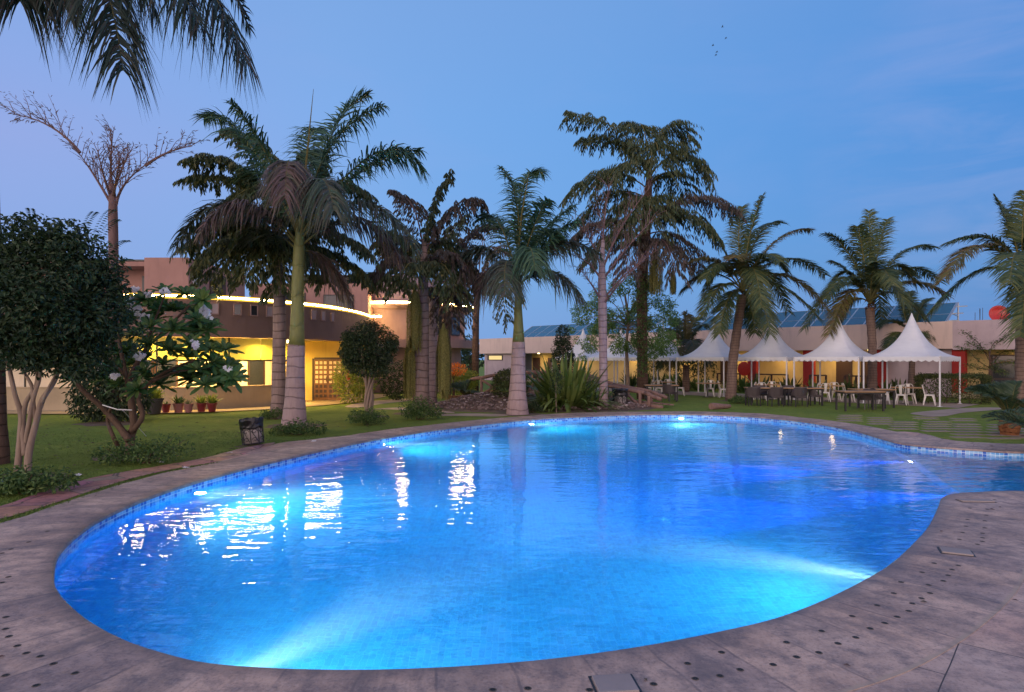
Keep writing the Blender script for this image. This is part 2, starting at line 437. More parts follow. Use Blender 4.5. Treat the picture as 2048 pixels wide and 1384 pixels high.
# ------------------------------------------------------------------ ground, paving
big = [V((-900, -300, 0)), V((1200, -300, 0)), V((1200, 2400, 0)), V((-900, 2400, 0))]
hole = offset(.45, 4)
mb = MB(); fill([big, hole], -.022, mb)
structure('lawn', mb, MAT['lawn'])
edge_px = [(0, 1046), (122, 1009), (228, 973), (326, 946), (436, 924), (550, 888), (620, 879), (700, 870), (800, 856), (950, 842), (1100, 828), (1200, 824), (1300, 823), (1400, 823), (1500, 826), (1560, 830), (1620, 837.5), (1701, 846.5), (1738, 856), (1758, 863), (1824, 863.5), (1858, 870), (1890, 878), (1939, 884), (2048, 888)]
dk = [gp(*p) for p in edge_px]
dk = resample(catmull(dk, False, 6), .35)
dk = [V((p.x + .03 * math.sin(i * 1.7), p.y + .04 * math.sin(i * 2.3), 0)) for i, p in enumerate(dk)]
dk_out = [V((-6.0, 7.0, 0)), V((-6.3, 4, 0)), V((-7, 0, 0)), V((-7, -6, 0)), V((24, -6, 0)), V((24, 12, 0)), V((20, 15.5, 0)), V((14, 14.9, 0))][::-1]
deck_loop = dk + dk_out
mb = MB(); fill([deck_loop, offset(.9, 2)], 0.0, mb)
structure('paving', mb, MAT['deck'])
rp_px = [(0, 1013), (122, 971), (212, 950), (326, 930), (407, 916), (489, 895), (550, 884)]
rp_in = [(0, 1038), (122, 1001), (228, 966), (326, 941), (436, 922), (500, 905), (550, 886)]
mb = MB(); a = resample(catmull([V((-6.6, 3, 0)), V((-6.75, 6, 0))] + [gp(*p) for p in rp_px], False, 6), .3); b = resample(catmull([V((-6.35, 3, 0)), V((-6.4, 6, 0))] + [gp(*p) for p in rp_in], False, 6), .3)
a = [p + V((-.05 * abs(math.sin(i * 1.3)), .03 * math.sin(i), 0)) for i, p in enumerate(a)]
fill([a + b[::-1]], -.006, mb)
structure('paver_strip', mb, MAT['red'])

# ------------------------------------------------------------------ underwater lamps
def emit(name, col, st):
    m, t = mat(name); finish(t, t.n('ShaderNodeEmission', {0: rgb(col), 1: st}).outputs[0]); return m
MAT['lens_white'] = emit('lamp lens white', (.8, .92, 1), 60)
MAT['lens_blue'] = emit('lamp lens blue', (.7, .8, 1), 40)
m, t = mat('stainless rim'); finish(t, principled(t, (.6, .62, .65), .25, metal=1.0).outputs[0]); MAT['steel'] = m
def near_out(p):
    i = min(range(NO), key=lambda k: (OUT[k] - V((p.x, p.y, 0))).length_squared); return i
def pool_lamp(pos, dirv, col, power, lens, label, ang=46, glow=.55):
    rt = thing('pool_lamp', pos, label, 'pool light', 'round lamps under the pool water')
    d = dirv.normalized(); q = d.to_track_quat('Z', 'Y').to_matrix()
    b = MB(); b.lathe((0, 0, 0), [(.085, -.02), (.095, 0), (.095, .012), (.08, .02)], 16); b.v = [q @ V(v) + V(pos) for v in b.v]
    mesh_obj('rim', b, MAT['steel'], rt)
    b = MB(); b.lathe((0, 0, 0), [(.075, .02), (.05, .032), (.002, .036)], 16); b.v = [q @ V(v) + V(pos) for v in b.v]
    mesh_obj('lens', b, MAT[lens], rt)
    l = bpy.data.lights.new('pool_lamp_light', 'SPOT'); lo = bpy.data.objects.new('pool_lamp_light', l); C.objects.link(lo)
    l.energy = power; l.color = col; l.spot_size = rad(ang); l.spot_blend = .6; l.shadow_soft_size = .05
    if col[1] > .5:
        l.spot_size = rad(36); l.spot_blend = 1.0; l.energy = power * 1.9; l.color = (.9, .97, 1)
        w2 = bpy.data.lights.new('pool_lamp_glow', 'SPOT'); wo2 = bpy.data.objects.new('pool_lamp_glow', w2); C.objects.link(wo2); w2.energy = power * glow; w2.color = col; w2.spot_size = rad(165); w2.spot_blend = 1.0; w2.shadow_soft_size = .07
        wo2.parent = rt; wo2.location = d * .09; wo2.rotation_euler = d.to_track_quat('-Z', 'Y').to_euler()
    lo.parent = rt; lo.location = d * .07; lo.rotation_euler = d.to_track_quat('-Z', 'Y').to_euler()
    return rt
WHITE, BLUE = (.36, .90, 1.0), (.005, .07, 1.0)
def wall_lamp(px, py, z, col, power, lens, label, turn=0.0, down=-.02, ang=62, glow=.64):
    i = near_out(gp(px, py)); n = -NRM[i]
    d = Matrix.Rotation(rad(turn), 3, 'Z') @ n; d.z = down
    return pool_lamp(OUT[i] + n * .03 + V((0, 0, z)), d, col, power, lens, label, ang, glow)
wall_lamp(385, 964, -.36, WHITE, 1000, 'lens_white', 'white lamp under the water by the long golden streak of reflection', 10)
wall_lamp(765, 875, -.36, WHITE, 1000, 'lens_white', 'white lamp in the far pool wall before the clipped ball tree', 35)
wall_lamp(1060, 838.5, -.36, WHITE, 1000, 'lens_white', 'white lamp in the pool wall below the lone royal palm', 30)
wall_lamp(1362, 828, -.36, WHITE, 1000, 'lens_white', 'white lamp glaring straight from the far pool wall near the fallen log', 0)
wall_lamp(1790, 1124, -.38, WHITE, 1100, 'lens_white', 'white lamp hidden under the near coping beside the single cover slab', 12, .03, 62, .31)
wall_lamp(400, 1326, -.38, WHITE, 1100, 'lens_white', 'white lamp hidden under the near left curve of the coping', -12, .03, 62, .31)
pool_lamp((8.30, 13.3, -.40), V((-1, -.05, -.06)), BLUE, 2800, 'lens_blue', 'blue lamp on the underwater wall nearer the far bank')
pool_lamp((6.95, 10.0, -.40), V((-1, .02, -.06)), BLUE, 2800, 'lens_blue', 'blue lamp at the corner where the shallow arm begins')
# ------------------------------------------------------------------ building materials
def plaster(name, col, var=.12, rough=.85):
    m, t = mat(name); P = obj_co(t)
    a = t.noise(P, .8, 5, .6); b = t.noise(t.n('ShaderNodeMapping', {0: P, 3: (3, 3, .5)}).outputs[0], 1.2, 5, .65); f = t.noise(P, 40, 3, .7)
    c = t.mix(t.mapr(a, .3, .7, 0, 1), rgb([x * (1 - var) for x in col]), rgb([min(1, x * (1 + var)) for x in col]))
    c = t.mix(t.mapr(b, .52, .75, 0, .35), c, rgb([x * .55 for x in col]))
    finish(t, principled(t, c, rough, t.bump(f, .25, .01), spec=.3).outputs[0]); return m
def plain(name, col, rough=.6, metal=0.0, noise=.0, spec=.5):
    m, t = mat(name); P = obj_co(t)
    c = rgb(col)
    nz = t.noise(P, 14, 4, .6)
    c = t.mix(t.mapr(nz, .35, .7, 0, 1), rgb([x * (1 - max(noise, .12)) for x in col]), rgb([x * (1 + max(noise, .12)) for x in col]))
    finish(t, principled(t, c, rough, None, metal, spec).outputs[0]); return m
MAT.update(brown=plaster('brown rendered facade', (.20, .125, .11)), pink=plaster('pink rendered wall', (.36, .20, .165)), mauve=plaster('mauve rendered wall', (.34, .22, .205)),
           cream=plaster('cream rendered parapet', (.66, .50, .43), .06), yellow=plaster('yellow rendered wall', (.52, .40, .19)), ochre=plaster('ochre rendered wall', (.60, .43, .10)),
           lilac=plaster('lilac rendered wall', (.46, .36, .37)), white=plaster('white ceiling', (.72, .66, .52), .05), blush=plaster('pale interior wall', (.72, .62, .48), .06),
           granite=plaster('tan stone wall', (.33, .25, .15), .2, .5), tanfloor=plaster('tan porch tiles', (.36, .29, .18), .15, .35),
           blind=plaster('green yellow blind', (.56, .56, .24), .08), dark=plain('dark metal', (.02, .018, .02), .45), glass=plain('dark window glass', (.03, .035, .045), .08, 0, .1, .8),
           redp=plaster('red rendered pillar', (.33, .03, .025), .1), orange=plaster('orange rendered pillar', (.55, .13, .04), .1), brownd=plain('dark brown door', (.05, .026, .018), .5),
           rail=plain('dark timber rail', (.05, .028, .022), .7, 0, .3), whitep=plain('white plastic', (.7, .7, .72), .4), graypanel=plaster('grey stone dado', (.25, .2, .16), .15),
           path=plaster('pale stone path', (.36, .28, .22), .2))
m, t = mat('lit fabric blind'); bc = rgb((.60, .60, .28)); finish(t, t.n('ShaderNodeMixShader', {0: .6, 1: principled(t, bc, .7).outputs[0], 2: t.n('ShaderNodeBsdfTranslucent', {0: bc}).outputs[0]}).outputs[0]); MAT['blind'] = m
MAT['led'] = emit('warm strip light', (1.0, .68, .26), 105); MAT['ledhalo'] = emit('yellow strip light diffuser', (1.0, .62, .07), 1.5)  # second emitter is a yellow halo added around the strip
MAT['lampglow'] = emit('warm lamp glass', (1.0, .72, .30), 14)
def warm(name, loc, power, size=.6, col=(1.0, .58, .14), parent=None, target=None):
    l = bpy.data.lights.new(name, 'AREA'); l.shape = 'DISK'; l.size = size; l.energy = power; l.color = col; l.spread = rad(170)
    o = bpy.data.objects.new(name, l); C.objects.link(o)
    if parent: o.parent = parent; o.location = V(loc) - parent_world(parent)
    else: o.location = loc
    return o

# ------------------------------------------------------------------ left building with the curved lit balcony
FC = [V(p) for p in [(-30, 27.5, 0), (-24, 25.2, 0), (-18, 24.2, 0), (-14.1, 24.1, 0), (-11.9, 24.7, 0), (-10.3, 26, 0), (-9.2, 27.6, 0), (-8.45, 29.3, 0), (-8.05, 31.3, 0), (-7.9, 33.5, 0), (-7.95, 36.4, 0)]]
FC = resample(catmull(FC, False, 12), .3)
def off_curve(cv, d):
    out = []
    for i in range(len(cv)):
        t_ = (cv[min(i + 1, len(cv) - 1)] - cv[max(i - 1, 0)]).normalized()
        out.append(cv[i] + V((-t_.y, t_.x, 0)) * d)                       # +d towards the inside
    return out
def band(mb, a, b, z0, z1, mi=0):
    n = len(a)
    vs = [V((p.x, p.y, z)) for z in (z0, z1) for p in a] + [V((p.x, p.y, z)) for z in (z0, z1) for p in b]
    fs = []
    for i in range(n - 1):
        fs += [(i, i + 1, n + i + 1, n + i), (2 * n + i + 1, 2 * n + i, 3 * n + i, 3 * n + i + 1), (n + i, n + i + 1, 3 * n + i + 1, 3 * n + i), (i + 1, i, 2 * n + i, 2 * n + i + 1)]
    fs += [(0, n, 3 * n, 2 * n), (n - 1, 3 * n - 1, 4 * n - 1, 2 * n - 1)]
    mb.add(vs, fs, mi)
def fc_at(px, cv=FC):
    """the point of the curved facade seen in a given direction, with its tangent"""
    k = (px - CX) / F; best = None
    for i in range(len(cv) - 1):
        a, b = cv[i], cv[i + 1]; fa, fb = a.x - k * a.y, b.x - k * b.y
        if fa * fb <= 0:
            p = a.lerp(b, fa / (fa - fb) if fa != fb else 0)
            if best is None or p.y < best[0].y: best = (p, (b - a).normalized())
    return best
hotel = thing('hotel_building', (-14, 30, 0), 'two storey brown and pink hotel building with curved balcony wall edged by warm strip light', 'building')
ZB, ZT = 2.83, 4.40
mb = MB(); band(mb, FC, off_curve(FC, .28), ZB, ZT); mesh_obj('balcony_wall', mb, MAT['brown'], hotel)
mb = MB(); fill([off_curve(FC, .05) + [V((-8.2, 44, 0)), V((-30, 44, 0))]], ZB + .02, mb); fill([off_curve(FC, .1) + [V((-8.2, 44, 0)), V((-30, 44, 0))]], 3.5, mb); mesh_obj('porch_ceiling', mb, MAT['white'], hotel)
ledc = [p for p in FC if p.x > -15.2 or p.x < -17]
LF = [p for p in FC if p.x > -15.1]
led = thing('strip_light', (-14, 24, ZT), 'warm yellow strip light running along the curved balcony top of the brown building', 'strip light', 'strip lights on the hotel')
mb = MB(); band(mb, off_curve(LF, -.045), off_curve(LF, -.003), ZT - .055, ZT + .0); mesh_obj('light_tube', mb, MAT['led'], led)
mb = MB(); band(mb, off_curve(LF, -.03), off_curve(LF, -.003), ZT - .13, ZT - .058); band(mb, off_curve(LF, -.03), off_curve(LF, -.003), ZT + .003, ZT + .055); mesh_obj('halo', mb, MAT['ledhalo'], led)  # dim glowing bands above and below stand in for the tube's halo
mb = MB(); band(mb, off_curve(LF, .002), off_curve(LF, .12), ZT + .003, ZT + .053); mesh_obj('shield_lip', mb, MAT['whitep'], led)  # raised lip added behind the tube to keep its light off the upper wall
for px in (429, 475, 508, 539, 627, 646, 665):
    p, tg = fc_at(px); a = math.atan2(tg.y, tg.x); nrm = V((tg.y, -tg.x, 0))
    mb = MB(); c0 = p + nrm * .015 + V((0, 0, 3.93)); 
    for dx, dz, sx_, sz_ in ((-.14, 0, .04, .46), (.14, 0, .04, .46), (0, .21, .24, .04), (0, -.21, .24, .04)):
        mb.box(c0 + tg * dx + V((0, 0, dz)), (sx_, .05, sz_), a)
    wn = mesh_obj('window', mb, MAT['mauve'], hotel)
    mb = MB(); mb.box(c0 - nrm * .012, (.24, .02, .38), a); mesh_obj('pane', mb, MAT['glass'] if px in (475, 508) else MAT['lilac'], wn)
# upper storey blocks
mb = MB(); mb.box((-14.85, 30.4, 5.35), (1.9, 5.8, 1.96)); mb.box((-19.4, 32.2, 5.2), (7.2, 6, 1.7)); mesh_obj('upper_wall', mb, MAT['pink'], hotel)
mb = MB(); mb.box((-19.4, 31.4, 6.15), (7.3, 6.6, .2)); mesh_obj('eave_band', mb, MAT['pink'], hotel)
mb = MB(); mb.box((-18.6, 31.5, 6.40), (6.5, 5.6, .07)); mb.box((-18.6, 31.5, 6.30), (6.0, .1, .12)); mesh_obj('roof', mb, MAT['dark'], hotel)
mb = MB(); mb.box((-11.4, 40, 4.8), (6.6, 8, 2.85)); mesh_obj('upper_wall', mb, MAT['pink'], hotel)
mb = MB()
for k in range(5): mb.box((-12.6 + k * .75, 38.2, 6.62), (.08, 3.4, .14))
mb.box((-11.1, 36.6, 6.58), (3.8, .1, .16)); mb.box((-11.1, 39.6, 6.58), (3.8, .1, .16)); mb.box((-11.1, 38.1, 6.72), (3.9, 3.6, .05))
for x in (-12.7, -9.5): mb.box((x, 36.7, 6.4), (.1, .1, .5))
mesh_obj('pergola', mb, MAT['dark'], hotel)
for cx_, cz_, sx_, sz_ in ((-9.75, 5.15, 1.7, .9), (-12.2, 5.1, 1.2, 1.2)):
    mb = MB(); mb.box((cx_, 35.985, cz_), (sx_, .06, sz_)); wn = mesh_obj('window', mb, MAT['dark'], hotel)
    mb = MB(); mb.box((cx_, 35.95, cz_), (sx_ - .14, .03, sz_ - .14)); mesh_obj('pane', mb, MAT['glass'], wn)
mb = MB(); mb.box((-16.6, 29.18, 5.2), (.5, .06, 1.1)); wn = mesh_obj('window', mb, MAT['dark'], hotel)
mb = MB(); mb.box((-13.87, 30.2, 5.1), (.05, 1.6, 1.7)); wn = mesh_obj('door', mb, MAT['brownd'], hotel)
mb = MB(); mb.box((-13.85, 27.95, 5.45), (.12, .26, .42)); mb.tube([(-13.87, 27.95, 5.6), (-13.87, 27.95, 6.3)], .018, 6); mesh_obj('cable_box', mb, MAT['whitep'], hotel)
# porch: back wall, low wall, blinds, floor
back = off_curve(FC, 3.0)
bk = [p for p in back if p.x < -10.9]
mb = MB(); band(mb, bk, [p + V((0, .2, 0)) for p in bk], 0, ZB); mesh_obj('porch_wall', mb, MAT['blush'], hotel)
ex = bk[-1]
mb = MB(); mb.box((-9.0, 30.65, ZB / 2), (3.9, .2, ZB)); mb.bar(V((ex.x, ex.y + .1, ZB / 2)), V((-10.9, 30.65, ZB / 2)), .2, ZB); mesh_obj('entrance_wall', mb, MAT['ochre'], hotel)
mb = MB(); mb.box((-7.6, 30.53, .42), (1.0, .05, .84)); mesh_obj('stone_dado', mb, MAT['graypanel'], hotel)
mb = MB(); mb.box((-7.6, 30.535, 1.66), (1.0, .04, 1.62)); mesh_obj('plaster_panel', mb, MAT['mauve'], hotel)
fr_ = [p for p in off_curve(FC, .30) if p.x < -9.55]; fr2 = [p for p in off_curve(FC, .48) if p.x < -9.45]
nmin = min(len(fr_), len(fr2)); fr_, fr2 = fr_[:nmin], fr2[:nmin]
mb = MB(); band(mb, fr_, fr2, 0, .84); band(mb, off_curve(fr_, -.03), off_curve(fr2, .03), .845, .89); mesh_obj('low_wall', mb, MAT['granite'], hotel)
segs = resample([p for p in fr_ if p.x > -19], 1.28)
for i in range(len(segs) - 1):
    a, b = segs[i], segs[i + 1]; d_ = (b - a).normalized()
    mb = MB(); n_ = V((-d_.y, d_.x, 0))
    mb.bar(a + d_ * .03 + n_ * .1 + V((0, 0, 2.37)), b - d_ * .03 + n_ * .1 + V((0, 0, 2.37)), .02, .88)
    bl = mesh_obj('blind', mb, MAT['blind'], hotel)
    mb = MB(); mb.bar(a + d_ * .02 + n_ * .1 + V((0, 0, 1.905)), b - d_ * .02 + n_ * .1 + V((0, 0, 1.905)), .05, .05); mesh_obj('bottom_rail', mb, MAT['dark'], bl)
    if i % 2 == 0:
        mb = MB(); mb.box(a + n_ * .1 + V((0, 0, 1.415)), (.05, .05, ZB - .02), math.atan2(d_.y, d_.x)); mb.v = [V((v.x, v.y, max(v.z, .02))) for v in mb.v]
        mesh_obj('post', mb, MAT['dark'], hotel)
# framed opening in the porch back wall, seen under the blinds
for px, wd_ in ((512, .85), (455, .8), (330, 1.0), (290, .9)):
    p, tg = fc_at(px, back); a = math.atan2(tg.y, tg.x); nrm = V((tg.y, -tg.x, 0)); c0 = p + nrm * .02
    mb = MB()
    for s_ in (-1, 1): mb.box(c0 + tg * (s_ * wd_ / 2) + V((0, 0, 1.05)), (.07, .08, 1.9), a)
    mb.box(c0 + V((0, 0, 1.97)), (wd_, .08, .07), a)
    wn = mesh_obj('window', mb, MAT['brownd'], hotel)
    mb = MB(); mb.box(c0 + V((0, 0, 1.05)), (wd_ - .07, .03, 1.76), a); mesh_obj('pane', mb, MAT['glass'], wn)
floor_out = [p for p in off_curve(FC, -1.25)]
mb = MB(); fill([[V((p.x, p.y, 0)) for p in floor_out if p.x > -26] + [V((-6.4, 36, 0)), V((-26, 36, 0))]], .012, mb); structure('porch_floor', mb, MAT['tanfloor'])
for px, z in ((528, 2.70), (395, 2.70), (300, 2.70), (600, 2.70)):
    p, tg = fc_at(px); p = p + V((-tg.y, tg.x, 0)) * .85
    lp = thing('ceiling_lamp', V((p.x, p.y, 2.84)), 'glowing porch ceiling lamp ' + {528: 'above the low wall left of the slender dark trunk', 395: 'behind the white flowering frangipani', 300: 'nearest the dark ficus crown', 600: 'before the lattice doors'}[px], 'lamp', 'porch ceiling lamps')
    mb = MB(); mb.lathe((p.x, p.y, 2.80), [(.02, -.14), (.10, -.11), (.17, -.03), (.18, .0)], 16); mesh_obj('lamp_glass', mb, MAT['lampglow'], lp)
    mb = MB(); mb.lathe((p.x, p.y, 2.81), [(.19, -.01), (.19, .02), (.05, .03)], 16); mesh_obj('rim', mb, MAT['steel'], lp)
    warm('porch_light', V((p.x, p.y, 2.62)), 165 if px != 600 else 130, .35, parent=lp)
    p2 = p + V((-tg.y, tg.x, 0)) * 1.0
    warm('porch_light', V((p2.x, p2.y, 2.72)), 105, .35, parent=lp, col=(1, .68, .30))
# lattice double door
door = thing('lattice_door', (-8.75, 30.5, 0), 'wooden double door with small square lattice panes beside the fire extinguisher', 'door')
m, t = mat('varnished teak'); P = obj_co(t); g = t.noise(t.n('ShaderNodeMapping', {0: P, 3: (12, 12, 1)}).outputs[0], 3, 4, .6)
finish(t, principled(t, t.ramp(g, [(.3, (.13, .055, .015)), (.7, (.24, .11, .03))]), .4).outputs[0]); MAT['teak'] = m
m, t = mat('frosted lit pane'); finish(t, principled(t, (.75, .58, .32), .5).outputs[0]); MAT['frost'] = m
for s_ in (-1, 1):
    cx_ = -8.75 + s_ * .33; mb = MB(); mb.box((cx_, 30.46, .98), (.65, .06, 1.94))
    lf = mesh_obj('door_leaf', mb, MAT['teak'], door)
    mb = MB()
    for r in range(8):
        for c in range(3): mb.box((cx_ + (c - 1) * .2, 30.425, .22 + r * .225), (.13, .025, .14), mi=0 if r > 2 else 1)
    mesh_obj('pane', mb, [MAT['frost'], MAT['brownd']], lf)
    mb = MB(); mb.tube([(cx_ - s_ * .27, 30.40, .9), (cx_ - s_ * .27, 30.36, .92), (cx_ - s_ * .27, 30.36, 1.12), (cx_ - s_ * .27, 30.40, 1.14)], .012, 6); mesh_obj('handle', mb, MAT['steel'], lf)
mb = MB(); mb.box((-9.45, 30.48, 1.0), (.1, .12, 2.0)); mb.box((-8.05, 30.48, 1.0), (.1, .12, 2.0)); mb.box((-8.75, 30.48, 2.0), (1.3, .12, .1)); mesh_obj('door_frame', mb, MAT['brownd'], door)
# fire extinguisher on the wall
fe = thing('fire_extinguisher', (-7.75, 30.42, 1.1), 'red fire extinguisher hung on the wall right of the lattice doors', 'extinguisher')
MAT['red'] = plain('glossy red paint', (.45, .02, .015), .3)
mb = MB(); mb.lathe((-7.75, 30.40, .98), [(.02, 0), (.085, .01), (.085, .38), (.06, .44), (.025, .47)], 14); mesh_obj('cylinder', mb, MAT['red'], fe, smooth=True)
mb = MB(); mb.tube([(-7.75, 30.40, 1.45), (-7.75, 30.38, 1.5), (-7.68, 30.36, 1.52)], .015, 6); mb.tube([(-7.73, 30.38, 1.48), (-7.66, 30.32, 1.4), (-7.65, 30.32, 1.12)], .012, 6); mesh_obj('valve', mb, MAT['dark'], fe)
# stone shrine lantern beside the door
sh_ = thing('stone_shrine', (-10.0, 29.3, 0), 'grey green carved stone shrine pillar with pointed roof before the lattice doors', 'shrine')
MAT['shrine'] = plaster('weathered grey stone', (.16, .15, .11), .25)
mb = MB(); mb.box((-9.95, 29.0, .12), (.74, .6, .24)); mb.box((-9.95, 29.0, .33), (.6, .5, .18)); mesh_obj('plinth', mb, MAT['shrine'], sh_)
mb = MB(); mb.lathe((-9.95, 29.0, .42), [(.27, 0), (.22, .1), (.24, .5), (.20, .55), (.20, .95), (.26, 1.0), (.28, 1.1)], 8); mesh_obj('shaft', mb, MAT['shrine'], sh_)
mb = MB(); mb.box((-9.95, 29.0, 1.58), (.74, .6, .1)); mb.lathe((-9.95, 29.0, 1.63), [(.5, 0), (.34, .1), (.12, .24), (.02, .32)], 4); mesh_obj('roof', mb, MAT['shrine'], sh_)

# ------------------------------------------------------------------ round tower at the far end
tower = thing('round_pavilion', (-7, 41.2, 0), 'round mauve pavilion with conical roof and lit overhanging ring behind the fishtail palms', 'building')
TC = V((-7, 41.2, 0))
mb = MB(); mb.lathe(TC, [(3.7, 0), (3.7, 2.7)], 48, cap=False); mb.lathe(TC, [(3.95, 3.1), (3.95, 5.0)], 48, cap=False); mesh_obj('wall', mb, MAT['mauve'], tower, smooth=False)
mb = MB(); mb.lathe(TC, [(3.6, 2.65), (4.55, 2.65), (4.55, 3.15), (3.6, 3.15)], 64, cap=False); mesh_obj('ledge', mb, MAT['mauve'], tower)
mb = MB(); mb.lathe(TC, [(3.5, 4.9), (4.2, 4.92), (4.55, 5.12), (4.55, 5.30), (4.3, 5.32), (3.5, 5.32)], 64, cap=False); mesh_obj('eave_ring', mb, MAT['mauve'], tower)
mb = MB(); mb.lathe(TC + V((.2, -1.2, 0)), [(3.1, 5.3), (2.9, 6.0), (1.9, 6.75), (.8, 7.15), (.05, 7.3)], 48, cap=False); mesh_obj('roof', mb, MAT['mauve'], tower, smooth=True)
for ang_ in (-52, -28, -120):
    c0 = TC + V((math.cos(rad(ang_)), math.sin(rad(ang_)), 0)) * 3.97 + V((0, 0, 3.98)); rz_ = rad(ang_ + 90)
    mb = MB(); mb.box(c0, (.95, .08, 1.15), rz_); wn = mesh_obj('window', mb, MAT['dark'], tower)
    c1 = TC + V((math.cos(rad(ang_)), math.sin(rad(ang_)), 0)) * 4.01 + V((0, 0, 3.98))
    mb = MB(); mb.box(c1, (.82, .03, 1.0), rz_); mesh_obj('pane', mb, MAT['glass'], wn)
l2 = thing('strip_light', TC + V((0, 0, 5.33)), 'warm strip light ring round the eaves of the mauve pavilion', 'strip light', 'strip lights on the hotel')
mb = MB(); mb.tube([TC + V((4.58 * math.cos(a), 4.58 * math.sin(a), 5.24)) for a in [rad(185 + k * 3) for k in range(60)]], .042, 6); mesh_obj('light_tube', mb, MAT['led'], l2)
l3 = thing('strip_light', (-7.9, 36.4, ZT), 'short straight end of strip light behind the clipped ball tree', 'strip light', 'strip lights on the hotel')
mb = MB(); mb.tube([(-8.0, 36.45, 4.41), (-7.75, 36.45, 4.40), (-7.45, 36.5, 4.41)], .05, 6); mesh_obj('light_tube', mb, MAT['led'], l3)

# ------------------------------------------------------------------ long low wing at the right
WA = V((-3.1, 60.9, 0)); WB = V((22.3, 32.4, 0)); WD = (WB - WA).normalized(); WI = V((-WD.y, WD.x, 0))   # WI points inside
if WI.y < 0: WI = -WI
WC = WB + V((.76, -.65, 0)).normalized() * 14
WD2 = (WC - WB).normalized(); WI2 = V((-WD2.y, WD2.x, 0))
WI2 = WI2 if WI2.y > 0 else -WI2
wing = thing('guest_wing', (10, 46, 0), 'long single storey cream wing with deep parapet and lit yellow verandah behind the tents', 'building')
WL = (WB - WA).length
def wl(s, into, z): return WA + WD * s + WI * into + V((0, 0, z))
def wpx(px, into=0.0):
    k = (px - CX) / F; A0 = WA + WI * into
    return (k * A0.y - A0.x) / (WD.x - k * WD.y)
mb = MB()
mb.bar(wl(0, .15, 3.2), wl(WL, .15, 3.2), .3, 1.4); mesh_obj('parapet', mb, MAT['cream'], wing)
mb = MB(); e2 = WB + WI2 * .15; mb.bar(e2 + V((0, 0, 3.17)), e2 + WD2 * 14 + V((0, 0, 3.17)), .3, 1.46); mesh_obj('parapet', mb, MAT['lilac'], wing)
mb = MB(); mb.bar(wl(0, 4.5, 2.75), wl(WL + 1, 4.5, 2.75), 8.3, .3); mb.bar(WB + WI2 * 4.5 + V((0, 0, 2.76)), WB + WI2 * 4.5 + WD2 * 14 + V((0, 0, 2.76)), 8.2, .3); mesh_obj('roof_slab', mb, MAT['white'], wing)
s1 = wpx(1028)
mb = MB(); mb.bar(wl(.5, .5, 1.28), wl(s1, .5, 1.28), .3, 2.55); mb.bar(wl(.4, 4.3, 1.9), wl(.7, 4.3, 1.9), 8.0, 3.8); mesh_obj('end_wall', mb, MAT['lilac'], wing)
mb = MB(); mb.bar(wl(s1 + .3, 2.0, 1.29), wl(WL + 2, 2.0, 1.29), .2, 2.58); mesh_obj('verandah_wall', mb, MAT['yellow'], wing)
q = WB + WI2 * 1.6; mb = MB(); mb.bar(q + V((0, 0, 1.3)), q + WD2 * 14 + V((0, 0, 1.3)), .2, 2.56); mesh_obj('verandah_wall', mb, MAT['yellow'], wing)
mb = MB(); mb.bar(wl(s1, .5, 1.28), wl(s1 + .28, .5, 1.28), .35, 2.5); mesh_obj('pillar', mb, MAT['orange'], wing)
for px in (1500, 1612, 1758, 1914):
    s_ = wpx(px); mb = MB(); mb.bar(wl(s_ - .28, .45, 1.28), wl(s_ + .28, .45, 1.28), .45, 2.5); mesh_obj('pillar', mb, MAT['redp'], wing)
# solid lilac end bays under the parapet
sA, sB = wpx(1770), wpx(1900); mb = MB(); mb.bar(wl(sA, .6, 1.28), wl(sB, .6, 1.28), .25, 2.52); mesh_obj('bay_wall', mb, MAT['lilac'], wing)
sA, sB = wpx(970), wpx(1000); mb = MB(); mb.bar(wl(sA, .33, 2.12), wl(sB, .33, 2.12), .06, .48); wn = mesh_obj('window', mb, MAT['dark'], wing)
MAT['litwin'] = emit('lit window', (1.0, .74, .32), 1.0)
mb = MB(); mb.bar(wl(sA + .25, .29, 2.12), wl(sB - .1, .29, 2.12), .03, .36); mesh_obj('pane', mb, MAT['litwin'], wn)
for px in (1075, 1105, 1130, 1455, 1740, 1690):
    s_ = wpx(px, 2.0); mb = MB(); mb.bar(wl(s_ - .45, 1.87, 1.06), wl(s_ + .45, 1.87, 1.06), .06, 2.1); dr = mesh_obj('door', mb, MAT['brownd'], wing)
    mb = MB(); mb.bar(wl(s_ + .3, 1.82, 1.0), wl(s_ + .36, 1.82, 1.0), .05, .2); mesh_obj('handle', mb, MAT['steel'], dr)
for px_, wd_, mt in ((1968, 1.25, 'glass'),):
    c0 = WB + WI2 * 1.46 + WD2 * 2.2
    mb = MB(); mb.bar(c0 + WD2 * -.75 + V((0, 0, 1.25)), c0 + WD2 * .85 + V((0, 0, 1.25)), .05, 1.9); dr = mesh_obj('door', mb, MAT['brownd'], wing)
    mb = MB(); mb.bar(c0 + WD2 * -.65 - WI2 * .03 + V((0, 0, 1.25)), c0 + WD2 * .75 - WI2 * .03 + V((0, 0, 1.25)), .03, 1.75); mesh_obj('pane', mb, MAT['glass'], dr)
mb = MB(); mb.bar(wl(s1 + .3, 1.25, .12), wl(WL, 1.25, .12), 1.5, .24); mb.bar(WB + WI2 * .75 + V((0, 0, .13)), WB + WI2 * .75 + WD2 * 14 + V((0, 0, .13)), 1.5, .24); mesh_obj('verandah_floor', mb, MAT['tanfloor'], wing)
